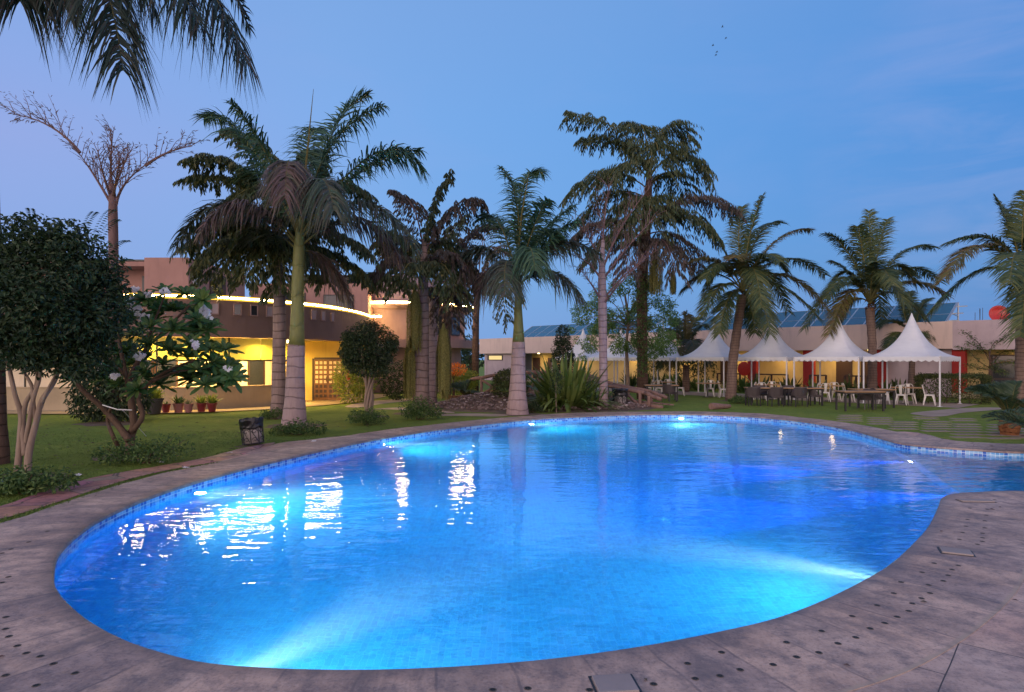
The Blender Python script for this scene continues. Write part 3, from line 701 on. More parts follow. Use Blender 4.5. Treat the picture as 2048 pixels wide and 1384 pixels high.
for k, px in enumerate((1060, 1140, 1240, 1340, 1450, 1545, 1650, 1725, 1935)):
    if px < 1910: p = wl(wpx(px), 1.05, 2.52)
    else: p = WB + WI2 * .9 + WD2 * 3.2 + V((0, 0, 2.52))
    where = ('near the small slit window', 'above the hidden seventh tent', 'behind the bright green neem', 'behind the dark hanging creeper', 'above the door behind the coconut trunk', 'left of the red disc pillar', 'between two red pillars', 'left of the last red pillar', 'over the glass door at the right end')[k]
    lp = thing('verandah_lamp', p, 'small warm ceiling lamp of the verandah ' + where, 'lamp', 'verandah lamps')
    mb = MB(); mb.lathe(p, [(.09, -.05), (.10, .0), (.10, .06)], 12); mesh_obj('lamp_glass', mb, MAT['lampglow'], lp)
    warm('verandah_light', p + V((0, 0, -.08)), 24 if px < 1900 else 30, .3, parent=lp, col=(1, .64, .24))
# timber rails of the verandah steps
def rail_run(a, b, label, posts=3, mats='rail'):
    rt = thing('verandah_rail', a, label, 'railing', 'verandah railings')
    mb = MB(); mb.bar(a + V((0, 0, 1.0)), b + V((0, 0, 1.0)), .08, .08); mesh_obj('top_rail', mb, MAT[mats], rt)
    mb = MB(); mb.bar(a + V((0, 0, .5)), b + V((0, 0, .5)), .06, .06); mesh_obj('lower_rail', mb, MAT[mats], rt)
    for k in range(posts):
        p = a.lerp(b, k / (posts - 1)); mb = MB(); mb.box(p + V((0, 0, .51)), (.09, .09, 1.02)); mesh_obj('post', mb, MAT[mats], rt)
    return rt
for p0, p1, lb in ((1435, 1480, 'dark timber rail behind the leaning coconut trunk'), (1512, 1575, 'dark timber rail right of the red disc pillar'), (1620, 1652, 'short dark rail right of the second red pillar'), (1690, 1735, 'dark rail left of the dark doorway')):
    rail_run(wl(wpx(p0, .2), .2, .02), wl(wpx(p1, .2), .2, .02), lb)
rail_run(WB + WD2 * 1.2 + V((0, 0, .0)), WB + WD2 * 3.6 + V((0, 0, .0)), 'weathered rail before the glass door at the right end')
# round red sign disc by the first red pillar
s_ = wpx(1500); p = wl(s_ - .5, .18, 1.35)
ds = thing('red_disc', p, 'round red disc standing against the first red pillar behind the tents', 'disc')
q = (-WI).to_track_quat('Z', 'Y').to_matrix()
mb = MB(); mb.lathe((0, 0, 0), [(.01, .03), (.42, .02), (.45, 0), (.42, -.03), (.01, -.04)], 28); mb.v = [q @ V(v) + p for v in mb.v]; mesh_obj('disc', mb, MAT['red'], ds)
mb = MB(); mb.bar(p + V((0, 0, -1.35)) + WI * .1, p + WI * .1, .06, .06); mesh_obj('post', mb, MAT['dark'], ds)

# ------------------------------------------------------------------ solar arrays on the roof
m, t = mat('solar cell glass'); U = uv_co(t); P = obj_co(t)
br = t.n('ShaderNodeTexBrick', {'Vector': U, 'Color1': (.008, .085, .14, 1), 'Color2': (.010, .10, .16, 1), 'Mortar': (.03, .09, .13, 1), 'Scale': 1.0, 'Mortar Size': .006, 'Brick Width': .125, 'Row Height': .1667}); br.offset = 0  # teal of the cells carries the reflected sky in its colour
finish(t, principled(t, br.outputs[0], .18, spec=.6).outputs[0]); MAT['solar'] = m
MAT['alu'] = plain('aluminium frame', (.42, .44, .46), .4, .6)
def solar_array(sa, sb, label, n):
    rt = thing('solar_array', wl((sa + sb) / 2, 1.2, 3.0), label, 'solar panels', 'solar arrays on the guest wing')
    lo = lambda s, f: wl(s, .75 + f * 2.2, 3.86 + f * 1.18)
    step = (sb - sa) / n; first = None
    for r, (f0, f1) in enumerate(((0, .43), (.435, 1.0))):
        fm = None
        for k in range(n):
            a, b = sa + k * step + .02, sa + (k + 1) * step - .02
            if fm is None:
                mb = MB(); P4 = [lo(a, f0), lo(b, f0), lo(b, f1), lo(a, f1)]
                nn = (P4[1] - P4[0]).cross(P4[3] - P4[0]).normalized(); nn = nn if nn.z > 0 else -nn
                mb.add(P4, [(0, 1, 2, 3)], 0, [[(0, 0), (1, 0), (1, 1), (0, 1)]])
                for i in range(4): mb.bar(P4[i] + nn * -.012, P4[(i + 1) % 4] + nn * -.012, .04, .04, 1, up=nn)
                fm = mesh_obj('solar_panel', mb, [MAT['solar'], MAT['alu']], rt, origin=P4[0])
            else:
                c = fm.copy(); C.objects.link(c); c.location = fm.location + WD * (k * step)
    mb = MB()
    for s_ in (sa, (sa + sb) / 2, sb + .05):
        mb.bar(lo(s_, 0), lo(s_, 1), .06, .06); mb.bar(lo(s_, 1), wl(s_, 2.95, 2.92), .06, .06); mb.bar(wl(s_, 2.95, 4.3), lo(s_, .45), .05, .05); mb.bar(wl(s_, .75, 2.92), lo(s_, 0), .06, .06)
    for f in (.15, .5, .85): mb.bar(lo(sa, f) + V((0, 0, -.06)), lo(sb + .55, f) + V((0, 0, -.06)), .05, .05)
    mesh_obj('support_frame', mb, MAT['alu'], rt)
solar_array(wpx(1385, .75), wpx(1890, .75), 'long blue solar array sloping behind the parapet above the tents', 15)
solar_array(wpx(1030, .75), wpx(1290, .75), 'shorter blue solar array on the roof behind the royal palm', 12)
# rebar stubs and the red dish on the roof
for px, label in ((1961, 'bundle of thin bare rebar rods on the roof left of the red dish'), (2037, 'bundle of thin bare rebar rods beside the far right palm trunk')):
    dd = 33.5; p = at(px, 640, dd); p.z = 2.9
    rb = thing('rebar_bundle', p, label, 'rebar', 'rebar stubs on the roof')
    mb = MB()
    for k in range(6): 
        o = V((R.uniform(-.25, .25), R.uniform(-.2, .2), 0)); mb.tube([p + o, p + o + V((R.uniform(-.03, .03), 0, R.uniform(1.5, 1.95)))], .012, 5)
    mesh_obj('rods', mb, MAT['dark'], rb)
p = at(1998, 628, 34); dish = thing('satellite_dish', V((p.x, p.y, 2.92)), 'round red satellite dish on the roof at the far right', 'dish')
q = V((-.35, -.9, .25)).normalized().to_track_quat('Z', 'Y').to_matrix()
mb = MB(); mb.lathe((0, 0, 0), [(.02, -.12), (.2, -.10), (.36, -.04), (.46, .03), (.47, .04), (.46, .055), (.36, -.02), (.2, -.08), (.02, -.10)], 28); mb.v = [q @ V(v) + p for v in mb.v]; mesh_obj('reflector', mb, MAT['red'], dish, smooth=True)
mb = MB(); mb.tube([V((p.x, p.y + .2, 2.92)), p + V((0, .1, -.1))], .03, 6); mb.tube([p + q @ V((0, -.42, 0)), p + q @ V((0, -.05, .5))], .018, 6); mb.tube([p + V((.2, 0, -.3)), p + V((.55, -.1, -.5))], .02, 6); mesh_obj('arm', mb, MAT['dark'], dish)
# ------------------------------------------------------------------ plant materials
def leafmat(name, c1, c2, c3, rough=.5, trans=.25, spec=.35):
    m, t = mat(name); g = t.n('ShaderNodeNewGeometry')
    rnd = g.outputs['Random Per Island']
    c1, c2, c3 = [[min(.9, x * 1.6) for x in q] for q in (c1, c2, c3)]; c = t.ramp(rnd, [(0, c1), (.5, c2), (1, c3)])
    p = principled(t, c, rough, spec=spec)
    tr = t.n('ShaderNodeBsdfTranslucent', {0: c})
    ms = t.n('ShaderNodeMixShader', {0: trans, 1: p.outputs[0], 2: tr.outputs[0]})
    finish(t, ms.outputs[0]); return m
def barkmat(name, c1, c2, rings=0.0, ring_scale=6.0, rough=.85, seed=0):
    m, t = mat(name); P = obj_co(t)
    a = t.noise(t.n('ShaderNodeMapping', {0: P, 1: (seed, seed, 0), 3: (9, 9, 1.6)}).outputs[0], 1.5, 5, .65)
    b = t.noise(P, 2.2, 4, .6)
    c = t.mix(t.mapr(a, .3, .7, 0, 1), rgb(c1), rgb(c2))
    c = t.mix(t.mapr(b, .5, .75, 0, .5), c, rgb([x * .55 for x in c1]))
    h = a
    if rings:
        sx_ = t.n('ShaderNodeSeparateXYZ', {0: P})
        z = t.math('ADD', t.math('MULTIPLY', sx_.outputs[2], ring_scale), t.math('MULTIPLY', t.noise(P, 1.6, 3), .9))
        fr = t.math('FRACT', z); e = t.math('MINIMUM', fr, t.math('SUBTRACT', 1, fr))
        rg = t.mapr(e, .02, .09, 1, 0)
        c = t.mix(t.math('MULTIPLY', rg, rings), c, rgb([x * .38 for x in c1]))
        h = t.math('SUBTRACT', t.math('MULTIPLY', a, .5), rg)
    finish(t, principled(t, c, rough, t.bump(h, .6, .03), spec=.25).outputs[0]); return m
G = dict(
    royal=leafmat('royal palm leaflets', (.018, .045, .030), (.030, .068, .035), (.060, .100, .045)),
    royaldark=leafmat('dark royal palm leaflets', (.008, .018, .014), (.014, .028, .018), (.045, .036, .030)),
    dry=leafmat('withered palm leaflets', (.060, .044, .038), (.105, .066, .062), (.060, .066, .040)),
    drymix=leafmat('half dry palm leaflets', (.024, .046, .030), (.060, .056, .044), (.040, .066, .036)),
    fish=leafmat('fishtail leaflets', (.018, .032, .014), (.034, .048, .018), (.066, .066, .024)),
    fishdry=leafmat('brown fishtail leaflets', (.042, .032, .026), (.066, .048, .040), (.034, .036, .022)),
    coco=leafmat('coconut leaflets', (.018, .038, .022), (.040, .062, .024), (.085, .088, .026)),
    cocoy=leafmat('yellowing coconut leaflets', (.055, .062, .018), (.10, .085, .024), (.09, .055, .028)),
    ficus=leafmat('ficus leaves', (.008, .020, .009), (.016, .034, .014), (.034, .054, .022), .45),
    ball=leafmat('clipped ficus leaves', (.008, .018, .008), (.018, .034, .014), (.042, .060, .024), .4),
    frangi=leafmat('frangipani leaves', (.018, .05, .018), (.040, .09, .024), (.10, .15, .04), .38),
    shrub=leafmat('shrub leaves', (.018, .045, .012), (.042, .08, .02), (.09, .13, .035), .5),
    neem=leafmat('light green leaves', (.05, .11, .03), (.10, .18, .045), (.17, .25, .07), .5, .4),
    hedge=leafmat('hedge leaves', (.018, .030, .010), (.040, .054, .014), (.085, .095, .026), .5),
    crinum=leafmat('strap leaves', (.035, .065, .014), (.075, .11, .024), (.14, .17, .045), .4, .3),
    cycad=leafmat('cycad leaflets', (.014, .030, .016), (.030, .052, .022), (.055, .078, .03), .42),
    yel=leafmat('yellow green leaves', (.08, .13, .02), (.15, .19, .03), (.24, .22, .04), .5, .4),
    flower=leafmat('white petals', (.45, .43, .45), (.52, .50, .51), (.56, .53, .48), .5, .3),
    seed=leafmat('olive seed strands', (.075, .075, .020), (.11, .105, .026), (.16, .14, .04), .7, .1),
    orangefl=leafmat('orange blossom', (.45, .13, .02), (.55, .20, .03), (.4, .08, .02), .6),
    grass=leafmat('grass blades', (.045, .08, .014), (.08, .12, .024), (.13, .16, .04), .7, .3),
)
BK = dict(
    royal=barkmat('royal palm bark', (.30, .215, .215), (.38, .285, .275), .55, 3.2), shaft=barkmat('green crownshaft', (.13, .14, .045), (.20, .20, .065), .12, 1.2, .5),
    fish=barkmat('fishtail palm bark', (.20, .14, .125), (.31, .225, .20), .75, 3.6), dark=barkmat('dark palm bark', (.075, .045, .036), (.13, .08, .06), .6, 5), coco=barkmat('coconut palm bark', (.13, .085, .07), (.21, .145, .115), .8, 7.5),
    pale=barkmat('pale palm bark', (.27, .195, .21), (.36, .28, .28), .7, 4.2), ficus=barkmat('ficus bark', (.20, .145, .115), (.30, .225, .17)), frangi=barkmat('frangipani bark', (.075, .048, .034), (.14, .09, .062)),
    dead=barkmat('dead palm stalk', (.14, .085, .085), (.21, .13, .125)), stalk=barkmat('leaf stalk', (.11, .105, .035), (.18, .15, .05)), log=barkmat('weathered log', (.17, .10, .085), (.28, .175, .14), .0, 1), rust=barkmat('rusty palm fibre', (.16, .06, .025), (.24, .10, .04), .5, 9),
)
def bez(a, b, c, t): return a * ((1 - t) ** 2) + b * (2 * t * (1 - t)) + c * (t * t)
def bezt(a, b, c, t): return ((b - a) * (1 - t) + (c - b) * t).normalized()
def frond(mb, a, b, c, n=56, L=.8, wd=.045, droop=.45, spread=.75, fwd=.55, lift=.15, r0=.035, start=.12, rnd=R, taper=.35, planes=2, seg=3, jit=.34, mr=0, ml=1, miss=0.0):
    """one feather leaf: stalk a-b-c, leaflets on both sides drooping under their own weight"""
    N = 12
    mb.tube([bez(a, b, c, i / N) for i in range(N + 1)], [r0 * (1 - .85 * i / N) for i in range(N + 1)], 5, mr)
    for i in range(n):
        t = start + (1 - start) * (i + .5) / n
        T = bezt(a, b, c, t); p = bez(a, b, c, t)
        s = T.cross(V((0, 0, 1)))
        if s.length < .05: s = T.orthogonal()
        s.normalize(); u = s.cross(T).normalized()
        ln = L * min(1.0, .45 + (t - start) * 3.2) * (1 - (1 - taper) * max(0, (t - .55) / .45) ** 1.6)
        for sg in (-1, 1):
            if miss and rnd.random() < miss: continue
            for k in range(1):
                lf = lift + (rnd.uniform(-.35, .45) if planes > 1 else rnd.uniform(-.08, .08))
                d = (s * (sg * spread) + T * (fwd + rnd.uniform(-jit, jit)) + u * lf).normalized()
                w3 = (T * .9 + u * rnd.uniform(-.5, .5)).normalized()
                w3 = (w3 - d * w3.dot(d)).normalized()
                mb.strip(p + T * rnd.uniform(-.01, .01), d, w3, ln * rnd.uniform(.62, 1.15), wd * rnd.uniform(.8, 1.15), droop * rnd.uniform(.7, 1.3), seg, ml)
def fishfrond(mb, a, b, c, nb=15, Lb=1.1, n=12, lf=.28, wd=.085, droop=.5, r0=.04, rnd=R, mr=0, ml=1, start=.15, miss=0.0, fwd=.45):
    """one twice-divided fishtail leaf: stalk, drooping side stalks, wedge-shaped leaflets"""
    N = 10
    mb.tube([bez(a, b, c, i / N) for i in range(N + 1)], [r0 * (1 - .8 * i / N) for i in range(N + 1)], 5, mr)
    for i in range(nb):
        t = start + (1 - start) * (i + .6) / nb
        T = bezt(a, b, c, t); p = bez(a, b, c, t)
        s = T.cross(V((0, 0, 1)))
        if s.length < .05: s = T.orthogonal()
        s.normalize(); u = s.cross(T).normalized()
        L = Lb * (.55 + .45 * math.sin(PI * min(1, t * 1.05))) * rnd.uniform(.8, 1.15)
        for sg in (-1, 1):
            if rnd.random() < miss: continue
            d = (s * sg * .8 + T * (fwd + rnd.uniform(-.15, .2)) + u * rnd.uniform(.0, .4)).normalized()
            q0 = p
            for k in range(n):
                f = (k + 1) / n
                q = p + d * (L * f) + V((0, 0, -droop * L * f * f))
                dq = (q - q0).normalized()
                for s2 in (-1, 1):
                    ld = (dq * .35 + V((0, 0, -1.0)) + dq.cross(V((0, 0, 1))) * (s2 * .45) + V((rnd.uniform(-.25, .25), rnd.uniform(-.25, .25), rnd.uniform(-.1, .25)))).normalized()
                    wv = ld.cross(V((rnd.uniform(-1, 1), rnd.uniform(-1, 1), .3)))
                    if wv.length < .05: continue
                    wv.normalize(); l = lf * rnd.uniform(.7, 1.25); w_ = wd * rnd.uniform(.6, 1.1)
                    mb.add([q, q + ld * l * .7 - wv * w_ * .5, q + ld * l, q + ld * l * .55 + wv * w_ * .5], [(0, 1, 2, 3)], ml)
                q0 = q
def cloud(mb, blobs, L, wd, mi=0, rnd=R, shell=.55, droop=.35):
    """leaves scattered through soft ellipsoids; blobs = (centre, (rx, ry, rz), count)"""
    for c, r, n in blobs:
        c = V(c)
        for _ in range(n):
            d = V((rnd.gauss(0, 1), rnd.gauss(0, 1), rnd.gauss(0, 1)))
            if d.length < 1e-3: continue
            d.normalize(); q = rnd.random() ** (1 / 3.0) * (1 - shell) + shell * rnd.uniform(.75, 1.06)
            p = c + V((d.x * r[0], d.y * r[1], d.z * r[2])) * q
            ld = (d * .5 + V((rnd.uniform(-1, 1), rnd.uniform(-1, 1), rnd.uniform(-.9, .6) - droop))).normalized()
            nn = (d + V((rnd.uniform(-.8, .8), rnd.uniform(-.8, .8), rnd.uniform(-.3, .9)))).normalized()
            s_ = rnd.uniform(.7, 1.25); mb.leaf(p, ld, nn, L * s_, wd * s_, mi)
def subblobs(c, r, n, size, count, rnd=R, flat=1.0):
    """uneven outline: many small blobs over and inside a big ellipsoid"""
    out = []
    for k in range(n):
        d = V((rnd.gauss(0, 1), rnd.gauss(0, 1), rnd.gauss(0, 1))).normalized()
        q = rnd.uniform(.62, .95)
        s = size * rnd.uniform(.65, 1.3)
        out.append((V(c) + V((d.x * r[0], d.y * r[1], d.z * r[2])) * q, (s, s, s * flat), count))
    return out
def px3(base, d):
    """helper turning surveyed directions (px, py, extra depth) into places"""
    return lambda q: at(q[0], q[1], d + (q[2] if len(q) > 2 else 0))

# ------------------------------------------------------------------ palms
def royal_palm(base, d, trunk, shaft, fronds, label, spear=None, L=.8, bark='royal', dens=1.0, wd=.045, cat='palm tree', group='royal palms'):
    """trunk / shaft: lists of (px, py, width px) from bottom to top"""
    rt = thing('royal_palm', base, label, cat, group); Q = px3(base, d)
    mb = MB(); pts = [Q((x, y)) for x, y, w_ in trunk]; pts[0].z = -.05
    pc = []; rr = []
    for i in range(len(trunk) - 1):
        for k in range(5):
            f = k / 5; pc.append(pts[i].lerp(pts[i + 1], f)); rr.append((trunk[i][2] * (1 - f) + trunk[i + 1][2] * f) * d / F / 2)
    pc.append(pts[-1]); rr.append(trunk[-1][2] * d / F / 2)
    mb.tube(pc, rr, 16); mesh_obj('trunk', mb, BK[bark], rt, smooth=True)
    if shaft:
        mb = MB(); mb.tube([Q((x, y)) for x, y, w_ in shaft], [w_ * d / F / 2 for x, y, w_ in shaft], 14); mesh_obj('crownshaft', mb, BK['shaft'], rt, smooth=True)
    for f in fronds:
        a, b, c, mt, op = f
        mb = MB(); kw = dict(n=int(135 * dens), L=L * 1.2, wd=wd * 1.1, droop=.6); kw.update(op)
        frond(mb, Q(a), Q(b), Q(c), **kw)
        mesh_obj('frond', mb, [BK['stalk'], G[mt]], rt)
    if spear:
        mb = MB(); mb.tube([Q(p) for p in spear], [.05, .035, .006], 6); mesh_obj('spear_leaf', mb, BK['stalk'], rt)
    return rt
O = (598, 470)
royal_palm(gp(588, 850), 19.05, [(588, 852, 52), (589, 832, 46), (590, 800, 40), (591, 750, 36), (592, 712, 34), (593, 690, 33)], [(593, 692, 33), (594, 670, 28), (595, 620, 25), (596, 560, 24), (598, 500, 22), (599, 470, 17), (600, 440, 9)],
    [((596, 470), (478, 200, 1.0), (408, 235, 1.5), 'royal', dict(droop=.6)),
     ((597, 465), (530, 270, -.5), (462, 205, -.8), 'royal', {}),
     ((600, 465), (640, 250, .6), (765, 212, 1.0), 'royal', {}),
     ((600, 468), (660, 210, 1.4), (735, 190, 1.9), 'royal', dict(droop=.3)),
     ((602, 470), (770, 210, 0), (848, 345, 0), 'royal', dict(droop=.65, L=.95)),
     ((602, 475), (720, 300, 1.8), (840, 300, 2.2), 'royal', dict(droop=.6)),
     ((600, 480), (735, 320, -.6), (832, 500, -.8), 'drymix', dict(droop=.85, L=1.0)),
     ((604, 490), (735, 370, .8), (800, 520, 1.0), 'dry', dict(droop=.9, L=1.0)),
     ((594, 490), (450, 320, .2), (352, 492, .3), 'drymix', dict(droop=.85, L=.95)),
     ((596, 485), (470, 330, -1.0), (400, 470, -1.6), 'dry', dict(droop=.9, L=.8)),
     ((594, 500), (530, 430, 1.0), (450, 500, 1.4), 'drymix', dict(droop=.8)),
     ((598, 478), (575, 215, -1.6), (570, 395, -2.6), 'dry', dict(droop=1.2, L=1.0, n=170)),
     ((600, 478), (640, 270, -1.8), (668, 420, -2.8), 'drymix', dict(droop=1.2, L=1.0, n=170)),
     ((600, 500), (660, 500, .5), (700, 600, .6), 'dry', dict(droop=1.0, L=.9, n=115)),
     ((600, 480), (610, 230, 1.6), (640, 260, 3.0), 'royal', {}),
     ((598, 480), (545, 300, 2.0), (480, 360, 2.8), 'royal', {})],
    'tallest royal palm, smooth pale trunk with green shaft, growing between bin and ball tree', spear=[(600, 455), (612, 330), (627, 178)], L=.92, dens=1.1)
royal_palm(gp(1035, 827), 23.1, [(1035, 829, 46), (1035, 815, 42), (1035, 790, 35), (1036, 750, 30), (1037, 700, 27), (1037, 684, 25)], [(1037, 686, 25), (1037, 650, 19), (1036, 600, 14), (1035, 570, 13), (1034, 545, 10), (1034, 520, 6)],
    [((1034, 545), (1050, 380, 0), (1002, 335, .4), 'royal', dict(droop=.6)),
     ((1034, 540), (1030, 320, .8), (1085, 345, 1.2), 'royal', dict(droop=.6)),
     ((1036, 550), (1075, 420, -.6), (1095, 400, -.8), 'royal', dict(droop=.6)),
     ((1036, 555), (1080, 450, .8), (1150, 410, 1.2), 'royal', {}),
     ((1037, 560), (1095, 470, -.2), (1155, 440, -.3), 'royal', {}),
     ((1037, 565), (1110, 440, .3), (1200, 510, .5), 'drymix', dict(droop=.8)),
     ((1037, 572), (1100, 500, -.5), (1165, 600, -.8), 'drymix', dict(droop=.8)),
     ((1033, 560), (960, 440, .4), (905, 545, .6), 'drymix', dict(droop=.85)),
     ((1033, 570), (985, 480, -.5), (955, 600, -.6), 'dry', dict(droop=1.0)),
     ((1033, 560), (1005, 470, -1.2), (1010, 590, -2.2), 'drymix', dict(droop=1.0)),
     ((1036, 560), (1060, 440, -1.2), (1070, 540, -2.2), 'royal', dict(droop=1.0)),
     ((1034, 555), (1000, 400, 1.2), (960, 440, 2.0), 'royal', {}),
     ((1036, 560), (1090, 400, 1.6), (1120, 500, 2.4), 'royal', {})],
    'shorter royal palm with flared pale base standing at the pool rim by the rocks', spear=[(1036, 520), (1043, 430), (1058, 345)], L=.85)
# palm whose crown hangs over the upper left corner
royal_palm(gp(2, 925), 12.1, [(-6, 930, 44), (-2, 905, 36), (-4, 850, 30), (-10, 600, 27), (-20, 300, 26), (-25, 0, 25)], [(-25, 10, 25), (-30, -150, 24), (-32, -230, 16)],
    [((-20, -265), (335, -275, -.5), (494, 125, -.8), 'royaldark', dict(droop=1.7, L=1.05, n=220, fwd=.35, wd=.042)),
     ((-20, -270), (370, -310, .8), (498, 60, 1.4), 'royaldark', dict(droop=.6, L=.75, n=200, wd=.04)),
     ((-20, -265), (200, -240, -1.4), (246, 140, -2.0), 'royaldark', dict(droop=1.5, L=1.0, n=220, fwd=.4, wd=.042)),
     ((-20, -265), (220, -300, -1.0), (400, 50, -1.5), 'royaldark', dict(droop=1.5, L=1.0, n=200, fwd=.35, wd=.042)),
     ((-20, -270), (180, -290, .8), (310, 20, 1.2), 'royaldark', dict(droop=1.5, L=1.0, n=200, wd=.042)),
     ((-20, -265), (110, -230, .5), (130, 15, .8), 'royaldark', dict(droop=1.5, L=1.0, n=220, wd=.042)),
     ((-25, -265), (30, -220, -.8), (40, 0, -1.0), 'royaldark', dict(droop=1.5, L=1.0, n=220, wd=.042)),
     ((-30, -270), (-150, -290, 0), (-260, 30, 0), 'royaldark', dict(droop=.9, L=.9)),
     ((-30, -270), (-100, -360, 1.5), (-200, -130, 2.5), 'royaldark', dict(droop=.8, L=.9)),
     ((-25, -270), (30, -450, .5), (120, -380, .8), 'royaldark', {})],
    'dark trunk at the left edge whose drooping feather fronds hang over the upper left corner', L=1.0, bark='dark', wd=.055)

def fish_palm(base, d, trunk, fronds, label, bark='fish', tassels=(), group='fishtail palms', Lb=1.1, lf=.25, name='fishtail_palm', nb=21, base_z=-.05, extra=6):
    rt = thing(name, base, label, 'palm tree', group); Q = px3(base, d)
    mb = MB(); pts = [Q((x, y)) for x, y, w_ in trunk]; pts[0].z = base_z
    mb.tube(resample(pts, .4) if False else pts, [w_ * d / F / 2 for x, y, w_ in trunk], 12); mesh_obj('trunk', mb, BK[bark], rt, smooth=True)
    for a, b, c, mt, op in fronds:
        mb = MB(); kw = dict(Lb=Lb, lf=lf, nb=nb); kw.update(op)
        fishfrond(mb, Q(a), Q(b), Q(c), **kw); mesh_obj('frond', mb, [BK['dead' if mt == 'fishdry' else 'stalk'], G[mt]], rt)
    if extra:
        xs = [f[0] for f in fronds]; ox = sum(q[0] for q in xs) / len(xs); oy = min(q[1] for q in xs) + 25
        ln = sum(math.hypot(f[2][0] - f[0][0], f[2][1] - f[0][1]) for f in fronds) / len(fronds) * .8 * d / F
        for k in range(extra):
            a = k * 2.4 + .7; o3 = Q((ox, oy + R.uniform(-30, 90))); hd_ = V((math.cos(a), math.sin(a), 0)); l_ = ln * R.uniform(.8, 1.2)
            mb = MB(); fishfrond(mb, o3, o3 + hd_ * l_ * .5 + V((0, 0, l_ * R.uniform(.3, .7))), o3 + hd_ * l_ + V((0, 0, l_ * R.uniform(-.4, .2))), Lb=Lb, lf=lf, nb=nb); mesh_obj('frond', mb, [BK['stalk'], G['fish' if k % 3 else 'fishdry']], rt)
    for (x, y0, y1, w_, dd) in tassels:
        mb = MB(); c0 = Q((x, y0, dd)); z1 = Q((x, y1, dd)).z; hw = w_ * d / F / 2
        for k in range(150):
            a = R.uniform(0, 2 * PI); r = hw * math.sqrt(R.random())
            p0 = c0 + V((math.cos(a) * r * .55, math.sin(a) * r * .55, R.uniform(-.1, .05))); ln = (c0.z - z1) * R.uniform(.72, 1.02)
            p1 = c0 + V((math.cos(a) * r, math.sin(a) * r, -ln))
            n = int(ln / .05)
            wv = V((math.cos(a + 1.57), math.sin(a + 1.57), 0))
            for j in range(n):
                f = j / n; q = p0.lerp(p1, min(1, f * 1.0)); q.x = p0.x + (p1.x - p0.x) * min(1, f * 3); q.y = p0.y + (p1.y - p0.y) * min(1, f * 3)
                w2 = .022 * R.uniform(.6, 1.2); o = V((R.uniform(-.012, .012), R.uniform(-.012, .012), 0))
                mb.add([q + o - wv * w2, q + o + V((0, 0, -.055)), q + o + wv * w2, q + o + V((0, 0, .01))], [(0, 1, 2, 3)])
        mb.tube([c0 + V((0, 0, .25)), c0], [.04, hw * .3], 7)
        mesh_obj('fruit_cluster', mb, G['seed'], rt)
    return rt
fd = dict(droop=1.0)
fish_palm(gp(556, 833), 21.9, [(556, 836, 34), (557, 800, 28), (558, 700, 25), (559, 600, 24), (556, 520, 22), (552, 460, 16), (550, 400, 10)],
    [((552, 420), (480, 290), (385, 320), 'fish', {}), ((552, 410), (470, 330, 1), (380, 360, 1.4), 'fish', {}), ((552, 400), (510, 250, .5), (470, 265, .8), 'fish', {}),
     ((552, 400), (610, 260, .4), (640, 330, .6), 'fish', {}), ((552, 420), (650, 330, 1), (735, 390, 1.4), 'fish', {}),
     ((552, 470), (460, 400, -.4), (378, 490, -.6), 'fish', dict(Lb=1.2)), ((552, 490), (470, 440, -1.2), (400, 520, -1.6), 'fish', dict(Lb=1.2)), ((552, 500), (480, 460, .8), (420, 560, 1.4), 'fish', dict(Lb=1.2)),
     ((554, 490), (640, 420, -.2), (730, 500, -.3), 'fish', dict(Lb=1.2)), ((554, 500), (650, 470, .8), (740, 560, 1.0), 'fish', {}), ((554, 510), (600, 440, -1.2), (650, 560, -1.8), 'fish', {}),
     ((552, 500), (520, 440, -1.2), (490, 560, -2.0), 'fish', {}), ((552, 440), (520, 380, -1.4), (500, 460, -2.2), 'fish', {}), ((552, 440), (590, 380, 1.4), (600, 480, 2.2), 'fish', {}), ((553, 520), (560, 450, -1.0), (560, 580, -1.8), 'fish', {})],
    'broad dark fishtail palm close behind the tallest royal palm trunk', Lb=1.05)
fish_palm(gp(842, 822), 24.2, [(842, 826, 36), (842, 780, 33), (843, 700, 30), (844, 640, 28), (846, 580, 22), (848, 520, 14), (850, 470, 8)],
    [((848, 520), (860, 400), (905, 345), 'fish', dict(nb=13, droop=.45, Lb=.8)), ((848, 510), (900, 380), (962, 400), 'fishdry', dict(droop=.8)), ((848, 520), (840, 400, .5), (795, 385, .8), 'fishdry', dict(droop=.4)),
     ((847, 530), (800, 440), (760, 480), 'fish', {}), ((847, 550), (790, 470, -.6), (752, 560, -.8), 'fishdry', {}), ((848, 540), (910, 460, -.6), (945, 560, -.8), 'fishdry', dict(Lb=1.2)),
     ((848, 560), (890, 480, -1.2), (910, 590, -1.8), 'fish', {}), ((847, 580), (780, 540, .3), (715, 545, .5), 'fish', dict(droop=.7)), ((847, 570), (820, 480, -1.2), (800, 570, -1.8), 'fish', {}),
     ((848, 530), (870, 440, 1.2), (900, 520, 2.0), 'fish', {}), ((847, 530), (820, 440, 1.2), (780, 520, 2.0), 'fishdry', {})],
    'fishtail palm with the long seed tassels hanging either side of its thick stem', bark='fish', extra=1, nb=15,
    tassels=((829, 585, 705, 34, -.45), (820, 690, 800, 30, -.2), (887, 660, 800, 34, -.3)))
